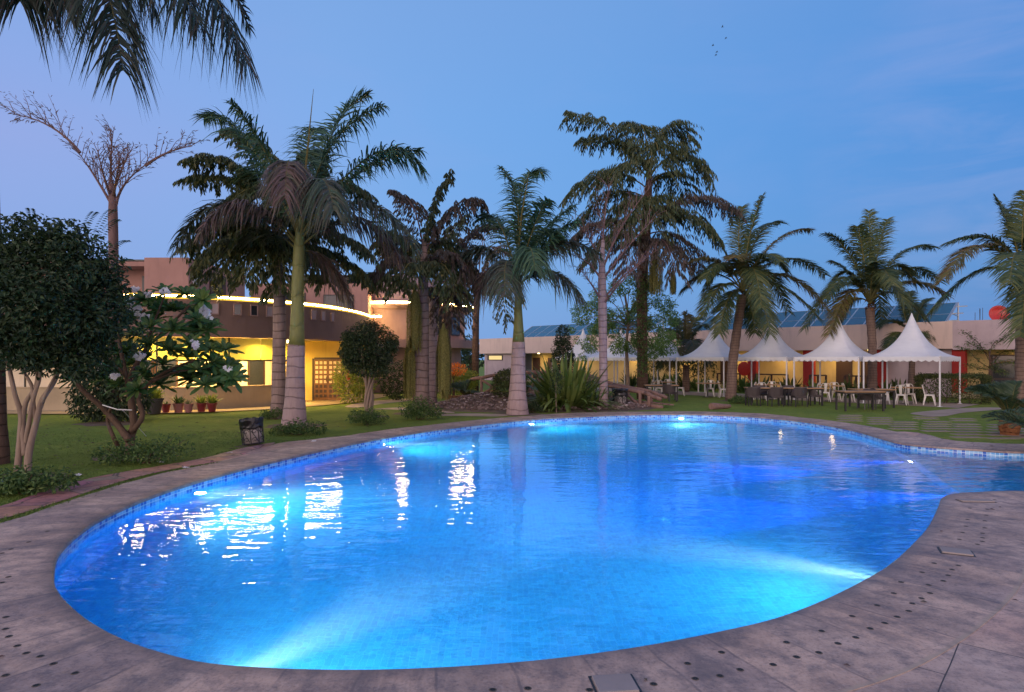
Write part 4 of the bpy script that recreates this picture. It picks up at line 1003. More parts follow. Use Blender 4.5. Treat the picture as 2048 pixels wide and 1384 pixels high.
fish_palm(gp(862, 812), 27.0, [(862, 816, 26), (862, 740, 23), (864, 660, 22), (868, 600, 20), (872, 560, 12)],
    [((872, 570), (920, 460), (985, 450), 'fishdry', dict(droop=.3)), ((872, 580), (920, 520, 1), (985, 560, 1.4), 'fishdry', {}), ((872, 570), (880, 480, .5), (930, 430, 1), 'fish', {}), ((870, 580), (820, 480, 1), (770, 500, 1.4), 'fish', {}), ((872, 590), (900, 560, -1), (905, 650, -1.5), 'fishdry', {})],
    'thinner ringed fishtail stem just behind the tasselled one', bark='pale', extra=0, nb=13)
fish_palm(gp(893, 790), 33, [(893, 796, 18), (893, 720, 18), (892, 640, 17), (892, 590, 12)],
    [((892, 600), (930, 530), (960, 570), 'fishdry', {}), ((892, 600), (900, 540, -1), (910, 620, -1.6), 'fishdry', {}), ((892, 600), (880, 500, 1), (860, 520, 1.6), 'fish', {})],
    'brown palm stem standing close before the round mauve pavilion', bark='dark', extra=0, nb=11)
fish_palm(gp(950, 782), 38, [(950, 788, 16), (951, 700, 14), (952, 640, 13), (954, 590, 12), (957, 550, 8)],
    [((955, 570), (920, 500), (890, 540), 'fishdry', dict(Lb=1.5)), ((955, 570), (940, 480), (900, 470), 'fishdry', dict(Lb=1.5)), ((956, 570), (980, 480), (1010, 500), 'fishdry', dict(Lb=1.5)), ((956, 575), (1010, 510), (1040, 590), 'fish', dict(Lb=1.5)), ((956, 580), (1000, 560, -1), (1015, 640, -1.4), 'fish', dict(Lb=1.3)), ((956, 570), (965, 440, 1), (985, 450, 2), 'fishdry', dict(Lb=1.5))],
    'slim rough palm between the mauve pavilion and the cream wing', bark='dark', extra=0, nb=12)
# the big fishtail right of centre
fish_palm(gp(1285, 796), 32, [(1285, 800, 24), (1285, 740, 21), (1284, 650, 20), (1284, 560, 22), (1290, 470, 22), (1296, 390, 16), (1300, 330, 9)],
    [((1298, 350), (1250, 230), (1135, 228), 'fish', dict(Lb=1.5)), ((1298, 350), (1260, 260, 1), (1160, 280, 1.5), 'fish', dict(Lb=1.4)), ((1299, 340), (1290, 230, .5), (1275, 250, 1), 'fish', dict(Lb=1.6)),
     ((1300, 340), (1330, 210), (1375, 275), 'fish', dict(Lb=1.7)), ((1300, 350), (1360, 270, -.5), (1415, 345, -.8), 'fish', dict(Lb=1.6)), ((1300, 350), (1310, 230, -1.2), (1320, 330, -2), 'fish', dict(Lb=1.7)),
     ((1298, 360), (1250, 290, -1), (1215, 360, -1.6), 'fish', dict(Lb=1.6)), ((1298, 380), (1220, 310), (1140, 385), 'fish', dict(Lb=1.7)), ((1297, 400), (1230, 350, 1), (1165, 440, 1.5), 'fish', dict(Lb=1.5)), ((1298, 370), (1350, 310, 1.2), (1370, 390, 2), 'fish', dict(Lb=1.5)),
     ((1296, 440), (1380, 360), (1470, 420), 'fishdry', dict(Lb=1.5)), ((1296, 450), (1370, 390, -.6), (1430, 470, -1), 'fish', dict(Lb=1.6)), ((1292, 470), (1360, 440, .8), (1400, 540, 1), 'fishdry', dict(Lb=1.4)),
     ((1290, 470), (1220, 410), (1150, 470), 'fishdry', dict(Lb=1.4)), ((1290, 480), (1230, 430, -1), (1180, 520, -1.4), 'fish', dict(Lb=1.4)), ((1296, 420), (1300, 350, -1.4), (1305, 450, -2.4), 'fish', dict(Lb=1.6)), ((1294, 430), (1270, 360, -1.2), (1250, 450, -2), 'fish', dict(Lb=1.5)), ((1290, 500), (1330, 440, -1.2), (1350, 540, -2), 'fishdry', dict(Lb=1.4)), ((1288, 500), (1270, 440, -1.2), (1255, 540, -2), 'fishdry', dict(Lb=1.3))],
    'huge dark fishtail palm towering over the tents right of centre', bark='dark', tassels=((1310, 505, 590, 34, -.6), (1346, 545, 590, 14, -.3)), lf=.34, extra=2, nb=18)

def bare_palm(base, d, trunk, stalks, label, group='bare dying palms', matn='dead', bark='dead'):
    rt = thing('bare_palm', base, label, 'palm tree', group); Q = px3(base, d)
    mb = MB(); pts = [Q((x, y)) for x, y, w_ in trunk]; pts[0].z = -.05
    mb.tube(pts, [w_ * d / F / 2 for x, y, w_ in trunk], 12); mesh_obj('trunk', mb, BK[bark], rt, smooth=True)
    for a, b, c, n, L, lf in stalks:
        mb = MB(); a3, b3, c3 = Q(a), Q(b), Q(c)
        mb.tube([bez(a3, b3, c3, i / 10) for i in range(11)], [.05 * (1 - .85 * i / 10) for i in range(11)], 6)
        for i in range(n):
            t_ = .2 + .8 * (i + .5) / n; T = bezt(a3, b3, c3, t_); p = bez(a3, b3, c3, t_)
            s = T.cross(V((0, 0, 1))); s = s.normalized() if s.length > .05 else T.orthogonal().normalized(); u = s.cross(T).normalized()
            for sg in (-1, 1):
                dd = (s * sg * R.uniform(.1, .7) + T * .75 + u * R.uniform(-.15, .9)).normalized()
                ln = L * 1.35 * R.uniform(.45, 1.15) * (1 - .45 * t_)
                e = p + dd * ln; k_ = p + dd * ln * .5 + V((0, 0, .05))
                mb.tube([p, k_, e + V((0, 0, -.1 * ln))], [.012, .008, .003], 4, cap=False)
                for k in range(lf):
                    f = R.uniform(.3, 1); q = p.lerp(e, f); w3 = V((R.uniform(-1, 1), R.uniform(-1, 1), R.uniform(-.3, .3))).normalized()
                    mb.leaf(q, (dd + w3 * .6 + V((0, 0, -.4))).normalized(), V((0, 0, 1)), R.uniform(.10, .2), .028)
        mesh_obj('bare_frond', mb, BK[matn], rt)
    return rt
bare_palm(gp(228, 842), 20.3, [(228, 845, 22), (227, 600, 19), (227, 490, 18), (226, 440, 18), (226, 405, 16), (222, 360, 9)],
    [((224, 410), (190, 350), (150, 295), 12, 1.1, 3), ((160, 305), (110, 240), (25, 228), 12, 1.2, 7), ((232, 410), (240, 360), (300, 325), 12, .9, 4), ((290, 332), (330, 300), (385, 292), 8, .8, 6),
     ((222, 385), (220, 320), (226, 262), 14, .8, 4), ((224, 390), (245, 330, .5), (262, 300, .8), 10, .8, 4), ((222, 395), (205, 350, -.5), (195, 300, -.8), 10, .8, 3), ((226, 395), (235, 350, -.8), (240, 310, -1.2), 10, .7, 4)],
    'bare skeletal palm with a few stripped stalks rising above the dark ficus')
bare_palm(gp(1207, 818), 25.2, [(1207, 821, 20), (1207, 760, 17), (1206, 690, 16), (1205, 620, 18), (1204, 560, 16), (1204, 520, 11), (1206, 480, 7)],
    [((1204, 530), (1205, 450), (1218, 370), 14, 1.2, 2), ((1205, 540), (1235, 450), (1300, 375), 16, 1.2, 2), ((1206, 560), (1245, 500, -.5), (1310, 435, -.8), 14, 1.1, 2), ((1206, 600), (1250, 540, .5), (1315, 500, .8), 12, 1.0, 2),
     ((1203, 540), (1185, 470), (1150, 445), 12, 1.0, 3), ((1203, 560), (1180, 520), (1145, 510), 10, .9, 3), ((1206, 610), (1240, 560, -1), (1290, 520, -1.4), 10, .8, 2), ((1202, 600), (1180, 560, -.6), (1160, 540, -.9), 8, .7, 3)],
    'pale trunked palm with stripped pinkish stalks standing beside the strap leaved clump', bark='pale')

def coco_palm(base, d, trunk, centre, fronds, label, L=.75, dens=1.0, boots=True, name='coconut_palm', group='coconut palms', wd=.04):
    rt = thing(name, base, label, 'palm tree', group); Q = px3(base, d)
    mb = MB(); pts = [Q((x, y)) for x, y, w_ in trunk]; pts[0].z = -.05
    pp = resample(catmull(pts, False, 6), .25); n = len(pp)
    ws = [trunk[min(len(trunk) - 1, int(i / n * (len(trunk) - 1)))][2] * (1 - (i / n * (len(trunk) - 1)) % 1) + trunk[min(len(trunk) - 1, int(i / n * (len(trunk) - 1)) + 1)][2] * ((i / n * (len(trunk) - 1)) % 1) for i in range(n)]
    mb.tube(pp, [w_ * d / F / 2 * (1.06 if i % 2 else .97) for i, w_ in enumerate(ws)], 12); mesh_obj('trunk', mb, BK['coco'], rt, smooth=True)
    c0 = Q(centre)
    if boots:
        mb = MB()
        for k in range(22):
            a = R.uniform(0, 2 * PI); dd = V((math.cos(a), math.sin(a), R.uniform(-.2, .9))).normalized()
            mb.strip(c0 + V((0, 0, R.uniform(-.35, .1))), dd, dd.cross(V((0, 0, 1))).normalized(), R.uniform(.3, .6), .14, .5, 3)
        mesh_obj('leaf_sheaths', mb, BK['rust'], rt)
    fronds = list(fronds)
    if boots and centre[0] < 2000:
        for k in range(6):
            a = k * 2.4 + .4; hx = math.cos(a); fronds.append(((centre[0] + hx * 45, centre[1] - R.uniform(60, 110), math.sin(a) * 1.6), (centre[0] + hx * R.uniform(80, 110), centre[1] - R.uniform(-30, 90), math.sin(a) * 3.0), 'coco', {}))
    for b, c, mt, op in fronds:
        mb = MB(); kw = dict(n=int(165 * dens), L=L * 1.7, wd=wd * 1.05, miss=.04, droop=.6, planes=1, lift=.2, jit=.32, seg=4, spread=.8, fwd=.6, start=.18, taper=.5, r0=.04); kw.update(op)
        qb, qc = Q(b), Q(c); out_ = V((qc.x - c0.x, qc.y - c0.y, 0)).length
        frond(mb, c0 + V((R.uniform(-.06, .06), R.uniform(-.06, .06), R.uniform(-.1, .1))), qb + V((0, 0, .22 * out_)), qc + V((0, 0, -.20 * out_)), **kw); mesh_obj('frond', mb, [BK['stalk'], G[mt]], rt)
    return rt
coco_palm(gp(1461, 800), 30.8, [(1461, 803, 22), (1463, 770, 19), (1466, 720, 18), (1474, 660, 17), (1480, 620, 17), (1484, 590, 18)], (1485, 580),
    [((1495, 470, .2), (1525, 382, .3), 'coco', {}), ((1470, 470, 1), (1485, 400, 1.6), 'coco', {}), ((1545, 480, 0), (1622, 432, 0), 'cocoy', {}), ((1560, 520, 1), (1650, 510, 1.6), 'coco', {}), ((1570, 540, -.6), (1655, 590, -.8), 'cocoy', dict(droop=.5)),
     ((1545, 560, -1), (1640, 610, -1.6), 'coco', dict(droop=.5)), ((1430, 470, .4), (1405, 420, .6), 'coco', {}), ((1430, 520, -.2), (1385, 500, -.4), 'cocoy', {}), ((1420, 540, 1), (1365, 560, 1.5), 'coco', dict(droop=.5)), ((1440, 560, -1), (1405, 610, -1.4), 'coco', dict(droop=.5)),
     ((1480, 520, -1.4), (1470, 490, -2.4), 'cocoy', {}), ((1520, 500, -1.4), (1560, 500, -2.4), 'coco', {}), ((1520, 570, -1.2), (1540, 650, -2), 'coco', dict(droop=.5)), ((1450, 590, -.8), (1440, 650, -1.2), 'coco', dict(droop=.4)), ((1500, 600, 1), (1510, 650, 1.6), 'coco', {}), ((1510, 460, 1.4), (1560, 420, 2), 'coco', {})],
    'coconut palm with a curved leaning trunk before the middle tents')
coco_palm(V((18.0, 32.0, 0)), 32.0, [(1745, 797, 19), (1745, 730, 17), (1744, 680, 16), (1741, 640, 16), (1740, 615, 18)], (1740, 605),
    [((1742, 510), (1738, 420, .2), 'coco', {}), ((1755, 500, 1), (1775, 420, 1.6), 'coco', {}), ((1725, 500, -.6), (1715, 440, -1), 'coco', {}), ((1790, 500), (1868, 470), 'coco', {}), ((1800, 530, .8), (1880, 530, 1.2), 'coco', {}), ((1810, 560, -.6), (1895, 565, -1), 'cocoy', dict(droop=.5)), ((1790, 575, -1), (1850, 620, -1.4), 'coco', dict(droop=.5)),
     ((1700, 500), (1652, 450), 'coco', {}), ((1690, 540, .8), (1665, 510, 1.2), 'coco', {}), ((1690, 540, -.6), (1610, 625, -1), 'coco', dict(droop=.6)), ((1700, 560, -1), (1660, 640, -1.6), 'cocoy', dict(droop=.5)), ((1745, 540, -1.4), (1750, 500, -2.4), 'coco', {}), ((1770, 540, -1.4), (1810, 590, -2.2), 'coco', {}), ((1700, 590, .8), (1680, 630, 1.2), 'coco', {})],
    'coconut palm with a straight trunk rising behind the two right hand tents')
coco_palm(gp(2042, 830), 22.5, [(2045, 835, 26), (2043, 760, 22), (2043, 680, 20), (2044, 600, 20), (2046, 560, 22)], (2046, 545),
    [((2040, 470), (2052, 380, .2), 'coco', {}), ((2020, 450, .5), (1990, 385, .8), 'coco', {}), ((1990, 470, .4), (1896, 460, .6), 'coco', {}), ((1960, 470, -.4), (1890, 520, -.6), 'cocoy', dict(droop=.5)), ((1960, 530, .8), (1860, 600, 1.2), 'coco', dict(droop=.6)), ((2030, 500, -1.4), (2020, 520, -2.6), 'coco', {}), 
     ((2090, 460), (2150, 430), 'coco', {}), ((2120, 500, -.6), (2220, 560, -1), 'coco', dict(droop=.5)), ((2080, 540, -1), (2120, 620, -1.6), 'cocoy', dict(droop=.5)), ((2060, 460, 1.2), (2090, 400, 2), 'coco', {}), ((2060, 560, -1.2), (2040, 640, -2), 'coco', {})],
    'coconut palm at the far right edge beside the red dish', L=.7)
coco_palm(V((21.2, 34.2, 0)), 34.2, [(1822, 800, 14), (1824, 740, 12), (1826, 700, 11)], (1826, 690),
    [((1800, 610), (1795, 570), 'coco', {}), ((1835, 610), (1860, 590), 'coco', {}), ((1790, 630), (1758, 640), 'coco', dict(droop=.5)), ((1860, 620, .5), (1890, 650, .8), 'coco', dict(droop=.5)), ((1800, 650, -.5), (1770, 690, -.8), 'coco', dict(droop=.5)), ((1850, 640, -.6), (1880, 690, -1), 'coco', dict(droop=.5)), ((1815, 620, 1), (1820, 570, 1.6), 'coco', {}), ((1830, 650, -1), (1840, 690, -1.6), 'coco', {})],
    'small young palm behind the rightmost tent, fronds against the solar array', boots=False, name='young_palm', L=.6)
coco_palm(V((10.6, 39.0, 0)), 39.0, [(1372, 790, 14), (1372, 730, 12)], (1372, 715),
    [((1350, 660), (1325, 650), 'cocoy', {}), ((1395, 650), (1410, 645), 'coco', {}), ((1370, 640), (1372, 625), 'cocoy', {}), ((1340, 690, -.6), (1320, 720, -.8), 'coco', dict(droop=.5)), ((1400, 680, -.6), (1415, 715, -.8), 'drymix', dict(droop=.5)), ((1360, 660, .8), (1350, 630, 1.2), 'coco', {}), ((1385, 660, -1), (1390, 700, -1.6), 'drymix', {}), ((1355, 680, -1), (1345, 720, -1.6), 'cocoy', {}), ((1385, 640, 1), (1395, 625, 1.4), 'coco', {})],
    'bushy low palm peeping above the gap between the left tents', boots=False, name='young_palm', L=.8)
# ------------------------------------------------------------------ broadleaf trees and shrubs
def branch(mb, pts, r0, r1, n=8, mi=0):
    pts = catmull([V(p) for p in pts], False, 5); k = len(pts)
    mb.tube(pts, [r0 + (r1 - r0) * i / (k - 1) for i in range(k)], n, mi, jit=.06)
# dark ficus at the left edge
fb = gp(45, 948); d_ = 10.9; Q = px3(fb, d_)
ft = thing('ficus_tree', fb, 'big dark rounded ficus with several pale stems at the left edge', 'tree')
mb = MB()
for pth, r0, r1 in ([[(55, 950), (58, 905), (72, 845), (85, 800), (112, 755), (122, 700)], .062, .03], [[(34, 946), (40, 880), (42, 830), (30, 790), (18, 735), (5, 690)], .055, .026], [[(50, 905), (46, 850), (52, 805), (72, 770), (76, 720)], .05, .024],
                    [[(50, 890), (66, 800), (80, 752), (80, 690)], .04, .022], [[(72, 845), (66, 800), (62, 768), (40, 730), (38, 690)], .034, .02], [[(80, 750), (60, 728), (40, 712)], .018, .012], [[(84, 800), (100, 770), (140, 700)], .026, .014]):
    branch(mb, [Q((x, y, R.uniform(-.06, .06))) + (V((0, 0, -.05)) if k == 0 else V((0, 0, 0))) for k, (x, y) in enumerate(pth)], r0, r1, 9)
mesh_obj('trunk', mb, BK['ficus'], ft, smooth=True)
mb = MB(); cc = Q((90, 600))
bl = [(cc, (1.05, 1.0, 1.17), 6600)] + subblobs(cc, (1.25, 1.15, 1.38), 40, .42, 260) + subblobs(cc, (1.42, 1.25, 1.5), 26, .2, 70)
bl += [(Q((215, 600)), (.35, .4, .7), 900), (Q((25, 690)), (.45, .5, .35), 800), (Q((175, 730)), (.45, .4, .22), 600), (Q((0, 520)), (.7, .8, .8), 1600)]
cloud(mb, bl, .098, .048); 
for px, py in ((235, 440), (255, 482), (225, 420), (190, 425), (262, 520), (60, 418), (250, 560)):          # sprigs against the sky
    e = Q((px, py, R.uniform(-.3, .3))); s0 = cc.lerp(e, .75)
    for k in range(26):
        f = k / 26; p = s0.lerp(e, f) + V((0, 0, .08 * math.sin(f * 3))); sg = 1 if k % 2 else -1
        mb.leaf(p, ((e - s0).normalized() * .6 + V((0, sg * .7, -.5)) + V((sg * .4, 0, 0))).normalized(), V((0, .2, 1)), .085, .036)
mesh_obj('crown', mb, G['ficus'], ft)

# frangipani with white flowers
pb = gp(258, 908); d_ = 13.2; Q = px3(pb, d_)
ff = thing('frangipani_tree', pb, 'frangipani tree with rosettes of long leaves and white flower clusters', 'tree')
mb = MB()
br_ = [([(258, 910), (262, 870), (268, 850), (262, 800), (258, 760), (290, 700)], .10, .045), ([(258, 880), (232, 845), (205, 815), (165, 780), (140, 740), (130, 700)], .075, .03), ([(268, 860), (285, 830), (278, 790), (320, 750), (390, 720)], .06, .025), ([(240, 900), (225, 870), (215, 840), (222, 815)], .045, .03),
       ([(262, 800), (250, 740), (240, 660), (290, 620)], .05, .022), ([(300, 765), (360, 742), (430, 735)], .035, .018), ([(258, 760), (220, 720), (180, 700)], .035, .02), ([(290, 700), (340, 650), (390, 600)], .035, .018), ([(290, 700), (310, 640), (330, 590)], .03, .016)]
for pth, r0, r1 in br_: branch(mb, [Q((x, y, (x * 7 % 11 - 5) * .04)) + (V((0, 0, -.06)) if k == 0 and y > 900 else V((0, 0, 0))) for k, (x, y) in enumerate(pth)], r0, r1, 8)
mesh_obj('trunk', mb, BK['frangi'], ff, smooth=True)
mb = MB()
def rosette(p, up, n=18, L=.36, wd=.095):
    up = up.normalized(); a0 = R.uniform(0, 6); s = up.orthogonal().normalized(); q = up.cross(s)
    for k in range(n):
        a = a0 + k * 2.4; el = .15 + .95 * (k / n)
        d = (s * math.cos(a) + q * math.sin(a)) * math.cos(el) + up * math.sin(el) * .9
        d.normalize(); nn = (up - d * up.dot(d)).normalized(); sd_ = d.cross(nn)
        l = L * R.uniform(.75, 1.15) * (1.05 - .4 * k / n); w_ = wd * R.uniform(.85, 1.15); vs = []
        for i, (f, pw) in enumerate(((0, .12), (.25, .5), (.55, .95), (.8, .9), (.94, .5))):
            c = p + d * l * f + V((0, 0, -.16 * l * f * f)); vs += [c - sd_ * pw * w_ * .5 + nn * .012, c - nn * .004, c + sd_ * pw * w_ * .5 + nn * .012]
        vs.append(p + d * l + V((0, 0, -.16 * l)))
        fs = []
        for i in range(4): b = i * 3; fs += [(b, b + 1, b + 4, b + 3), (b + 1, b + 2, b + 5, b + 4)]
        fs += [(12, 13, 15), (13, 14, 15)]
        mb.add(vs, fs, 0)
ros = [(290, 600), (330, 585), (365, 620), (310, 640), (345, 660), (395, 640), (415, 660), (270, 640), (300, 690), (340, 700), (380, 690), (420, 700), (450, 700), (455, 735), (430, 750), (395, 740), (360, 745), (325, 730), (290, 745), (260, 700), (235, 740), (205, 760), (170, 745), (135, 735), (125, 705), (160, 700), (200, 700), (240, 770), (275, 780), (440, 770), (465, 755), (405, 600), (370, 590), (320, 770), (380, 760), (350, 620), (250, 610), (410, 770), (300, 655), (425, 725), (145, 760), (110, 730)]
for px, py in ros:
    dy = R.uniform(-.9, .9)
    rosette(Q((px, py, dy)), V(((px - 300) / 260 + R.uniform(-.3, .3), -.45 + dy * .4 + R.uniform(-.3, .3), .75)), R.randint(15, 22))
for _ in range(46): rosette(Q((R.uniform(200, 430), R.uniform(610, 760), R.uniform(.1, 1.1))), V((R.uniform(-.6, .6), R.uniform(-.5, .5), .8)))
mesh_obj('crown', mb, G['frangi'], ff)
def blossom(mb, p, dirv, s):
    dirv.normalize(); a_ = dirv.orthogonal().normalized(); b_ = dirv.cross(a_)
    for k in range(5):
        t1 = 2 * PI * k / 5; d = (a_ * math.cos(t1) + b_ * math.sin(t1)); sd_ = dirv.cross(d)
        mb.add([p, p + d * s * .6 - sd_ * s * .36 + dirv * s * .1, p + d * s + dirv * s * .16, p + d * s * .62 + sd_ * s * .36 + dirv * s * .2], [(0, 1, 2, 3)])
for px, py, n in ((272, 618, 15), (262, 600, 10), (288, 635, 20), (412, 628, 18), (405, 615, 10), (390, 690, 12), (278, 712, 26), (455, 738, 6), (200, 735, 8), (228, 752, 6), (300, 590, 7), (330, 583, 6), (268, 580, 8)):
    mb = MB(); c = Q((px, py, -.75))
    for _ in range(n * 2):
        o = V((R.gauss(0, .036), R.gauss(0, .036), R.gauss(0, .032))); blossom(mb, c + o, V((o.x * 4, -1 + o.y * 3, .5 + o.z * 5)), R.uniform(.036, .05))
    mesh_obj('flower_cluster', mb, G['flower'], ff)
st = thing('tie_stick', Q((262, 800, -.2)), 'thin pale tie rope slanting from the frangipani fork to the lawn', 'rope')
mb = MB(); mb.tube([Q((205, 810, -.1)), Q((235, 819, -.2)), Q((264, 820, -.15))], .012, 5); mb.tube([Q((245, 820, -.2)), gp(292, 872)], .010, 5); mesh_obj('rope', mb, MAT['whitep'], st)

def shrub(base, blobs, L, wd, m, label, name='shrub', cat='shrub', group=None, stems=5, droop=.2, shell=.3):
    rt = thing(name, base, label, cat, group); mb = MB()
    cloud(mb, [(V(base) + V(c), r, n) for c, r, n in blobs], L, wd, 0, R, shell, droop); mesh_obj('foliage', mb, G[m], rt)
    mb = MB(); top = max(c[2] for c, r, n in blobs)
    for k in range(stems):
        c = blobs[R.randrange(len(blobs))]
        mb.tube([V(base) + V((R.uniform(-.08, .08), R.uniform(-.08, .08), -.03)), V(base) + V(c[0]) * .6, V(base) + V(c[0]) + V((R.uniform(-1, 1) * c[1][0] * .5, R.uniform(-1, 1) * c[1][1] * .5, c[1][2] * .6))], [.014, .01, .004], 5)
    mesh_obj('stems', mb, BK['frangi'], rt); return rt
def sprawl(w, h, n, cnt, dp=None):
    dp = dp or w * .6; out = []
    for k in range(n):
        a = R.uniform(0, 2 * PI); r = R.random() ** .6
        x, y = math.cos(a) * r * w / 2, math.sin(a) * r * dp / 2; hh = h * R.uniform(.45, 1.0) * (1 - .35 * r)
        out.append(((x, y, hh * .55), (w * .17, w * .17, hh * .42), cnt))
    return out
PL = 'low shrubs round the tree feet'
shrub(gp(290, 925), sprawl(1.75, .72, 22, 75, .8), .07, .034, 'shrub', 'loose leafy shrub round the frangipani foot', group=PL)
shrub(gp(45, 985), sprawl(1.3, .55, 22, 90, .8), .07, .034, 'shrub', 'low leafy shrub round the feet of the dark ficus', group=PL)
shrub(gp(595, 868), sprawl(1.4, .55, 16, 70, .7), .075, .036, 'shrub', 'low shrub at the foot of the tallest royal palm', group=PL)
shrub(gp(735, 848), sprawl(1.25, .68, 16, 90, .9), .075, .036, 'shrub', 'dense low shrub under the clipped ball tree', group=PL)
shrub(gp(838, 838), sprawl(1.45, .95, 20, 90, 1.0), .08, .038, 'shrub', 'tall shrub at the foot of the tasselled fishtail palm', group=PL)
shrub(gp(552, 838), sprawl(.85, .5, 9, 60, .6), .075, .036, 'shrub', 'little shrub at the foot of the broad dark fishtail palm', group=PL)
shrub(gp(1478, 806), sprawl(1.0, .55, 12, 80, .7), .075, .036, 'shrub', 'round green shrub at the foot of the leaning coconut trunk', group=PL)
shrub(gp(1062, 824), sprawl(1.2, .42, 10, 40, .4), .16, .03, 'cycad', 'spiky dark tufts at the flared foot of the shorter royal palm', group=PL, droop=-.8)
shrub(gp(220, 842), [((0, 0, .95), (1.15, .9, .95), 1600), ((-.55, 0, .7), (.75, .7, .7), 800), ((.6, -.1, .7), (.75, .7, .65), 900), ((.1, 0, 1.5), (.7, .6, .5), 600)], .16, .06, 'ball', 'large dark bush on the lawn behind the frangipani', droop=.6)

# clipped ball tree
bb = gp(738, 829); d_ = 22.6; Q = px3(bb, d_)
bt = thing('ball_topiary', bb, 'clipped ball shaped ficus on braided pale stems before the lattice doors', 'tree'); mb = MB()
for k in range(7):
    a = k * .9; branch(mb, [bb + V((.09 * math.cos(a), .09 * math.sin(a), -.05)), bb + V((.13 * math.cos(a + 1), .13 * math.sin(a + 1), .55)), bb + V((.10 * math.cos(a + 2), .1 * math.sin(a + 2), 1.0)), bb + V((.32 * math.cos(a + 2.6), .32 * math.sin(a + 2.6), 1.75)), bb + V((.6 * math.cos(a + 2.8), .6 * math.sin(a + 2.8), 2.3))], .055, .025, 7)
mesh_obj('trunk', mb, BK['ficus'], bt, smooth=True); mb = MB(); cc = Q((738, 690))
cloud(mb, [(cc, (1.0, 1.0, .88), 3400)] + subblobs(cc, (1.06, 1.06, .92), 48, .24, 100) + [(Q((690, 705)), (.22, .3, .2), 200), (Q((738, 738)), (.75, .75, .25), 700)], .10, .05); mesh_obj('crown', mb, G['ball'], bt)

# columnar dark ficus behind the strap leaved clump
cb = gp(1126, 790); cb = V((cb.x * 30 / cb.y, 30, 0)); Q = px3(cb, 30)
ct = thing('columnar_ficus', cb, 'dark clipped cone shaped evergreen before the cream parapet', 'tree'); mb = MB(); mb.tube([cb + V((0, 0, -.05)), cb + V((0, 0, 2.6))], [.09, .05], 8); mesh_obj('trunk', mb, BK['ficus'], ct)
mb = MB(); cloud(mb, [(cb + V((0, 0, 1.9)), (.55, .55, 1.1), 1600), (cb + V((0, 0, 2.9)), (.36, .36, .75), 900)] + subblobs(cb + V((0, 0, 2.1)), (.52, .52, 1.4), 26, .2, 60), .10, .05); mesh_obj('crown', mb, G['ball'], ct)

# light green tree right of the pale palm
nb_ = V((1256 - CX, F, 0)) * (33.5 / F); nb_.z = 0; Q = px3(nb_, 33.5)
nt_ = thing('neem_tree', nb_, 'airy light green tree on a thin stem beside the huge fishtail palm', 'tree'); mb = MB()
branch(mb, [nb_ + V((0, 0, -.05)), Q((1255, 740)), Q((1253, 690)), Q((1256, 640)), Q((1250, 590))], .11, .05, 8)
tips = [(1175, 620), (1200, 590), (1165, 640), (1230, 570), (1260, 560), (1300, 580), (1330, 600), (1345, 640), (1320, 680), (1290, 700), (1230, 690), (1190, 660), (1270, 640), (1240, 630), (1310, 640), (1280, 600), (1215, 640), (1340, 690), (1265, 690), (1175, 690), (1300, 560), (1225, 660), (1330, 665), (1285, 670), (1205, 625)]
for x, y in tips: branch(mb, [Q((1254, 650 + (y - 640) * .2)), Q(((1254 + x) / 2, (640 + y) / 2 - 8, R.uniform(-.5, .5))), Q((x, y, R.uniform(-1, 1)))], .03, .008, 5)
mesh_obj('trunk', mb, BK['ficus'], nt_, smooth=True); mb = MB()
cloud(mb, [(Q((x + R.uniform(-8, 8), y + R.uniform(-8, 8), R.uniform(-1, 1))), (.55 * R.uniform(.7, 1.2), .6, .42 * R.uniform(.7, 1.2)), 420) for x, y in tips] + [(Q((x + R.uniform(-25, 25), y + R.uniform(-25, 25), R.uniform(-1, 1))), (.25, .3, .2), 70) for x, y in tips for _ in range(2)], .13, .055, shell=.2); mesh_obj('crown', mb, G['neem'], nt_)
# climbing creeper on the big fishtail trunk
cr = thing('creeper', V((7.05, 31.6, 0)), 'leafy creeper wrapped round the huge fishtail trunk', 'creeper'); mb = MB()
cloud(mb, [(at(1284 + R.uniform(-10, 10), y, 31.7), (.32, .32, .35), 120) for y in range(560, 745, 12)], .12, .06, shell=.6); mesh_obj('foliage', mb, G['shrub'], cr)
# sparse small tree at the right
sb = gp(1978, 799); Q = px3(sb, sb.y)
sp = thing('sparse_tree', sb, 'sparse spreading thorny tree before the glass door at the right end', 'tree'); mb = MB(); leaves = MB()
branch(mb, [sb + V((0, 0, -.05)), Q((1977, 770)), Q((1980, 730)), Q((1978, 700))], .05, .03, 7)
for pth in ([(1978, 720), (1960, 690), (1940, 672), (1921, 660)], [(1978, 715), (1985, 690), (2000, 675), (1982, 660)], [(1978, 700), (2002, 680), (2020, 668), (2042, 664)], [(1979, 725), (2005, 705), (2035, 700), (2050, 715)], [(1978, 735), (1955, 720), (1935, 700), (1915, 692)], [(1978, 730), (2000, 725), (2030, 722), (2044, 738)], [(1978, 740), (1955, 735), (1930, 728)], [(1978, 712), (1965, 700), (1945, 690), (1935, 684)], [(1980, 725), (1990, 740), (2010, 745)]):
    p = [Q((x, y, R.uniform(-.6, .6))) for x, y in pth]; branch(mb, p, .022, .006, 5)
    for k in range(130):
        f = R.uniform(.2, 1) * (len(p) - 1); i = min(len(p) - 2, int(f)); q = p[i].lerp(p[i + 1], f - i) + V((R.gauss(0, .1), R.gauss(0, .12), R.gauss(0, .07)))
        leaves.leaf(q, V((R.uniform(-1, 1), R.uniform(-1, 1), R.uniform(-.5, .3))).normalized(), V((R.uniform(-.4, .4), R.uniform(-.4, .4), 1)).normalized(), R.uniform(.08, .15), .05)
mesh_obj('trunk', mb, BK['dark'], sp); mesh_obj('crown', leaves, G['shrub'], sp)

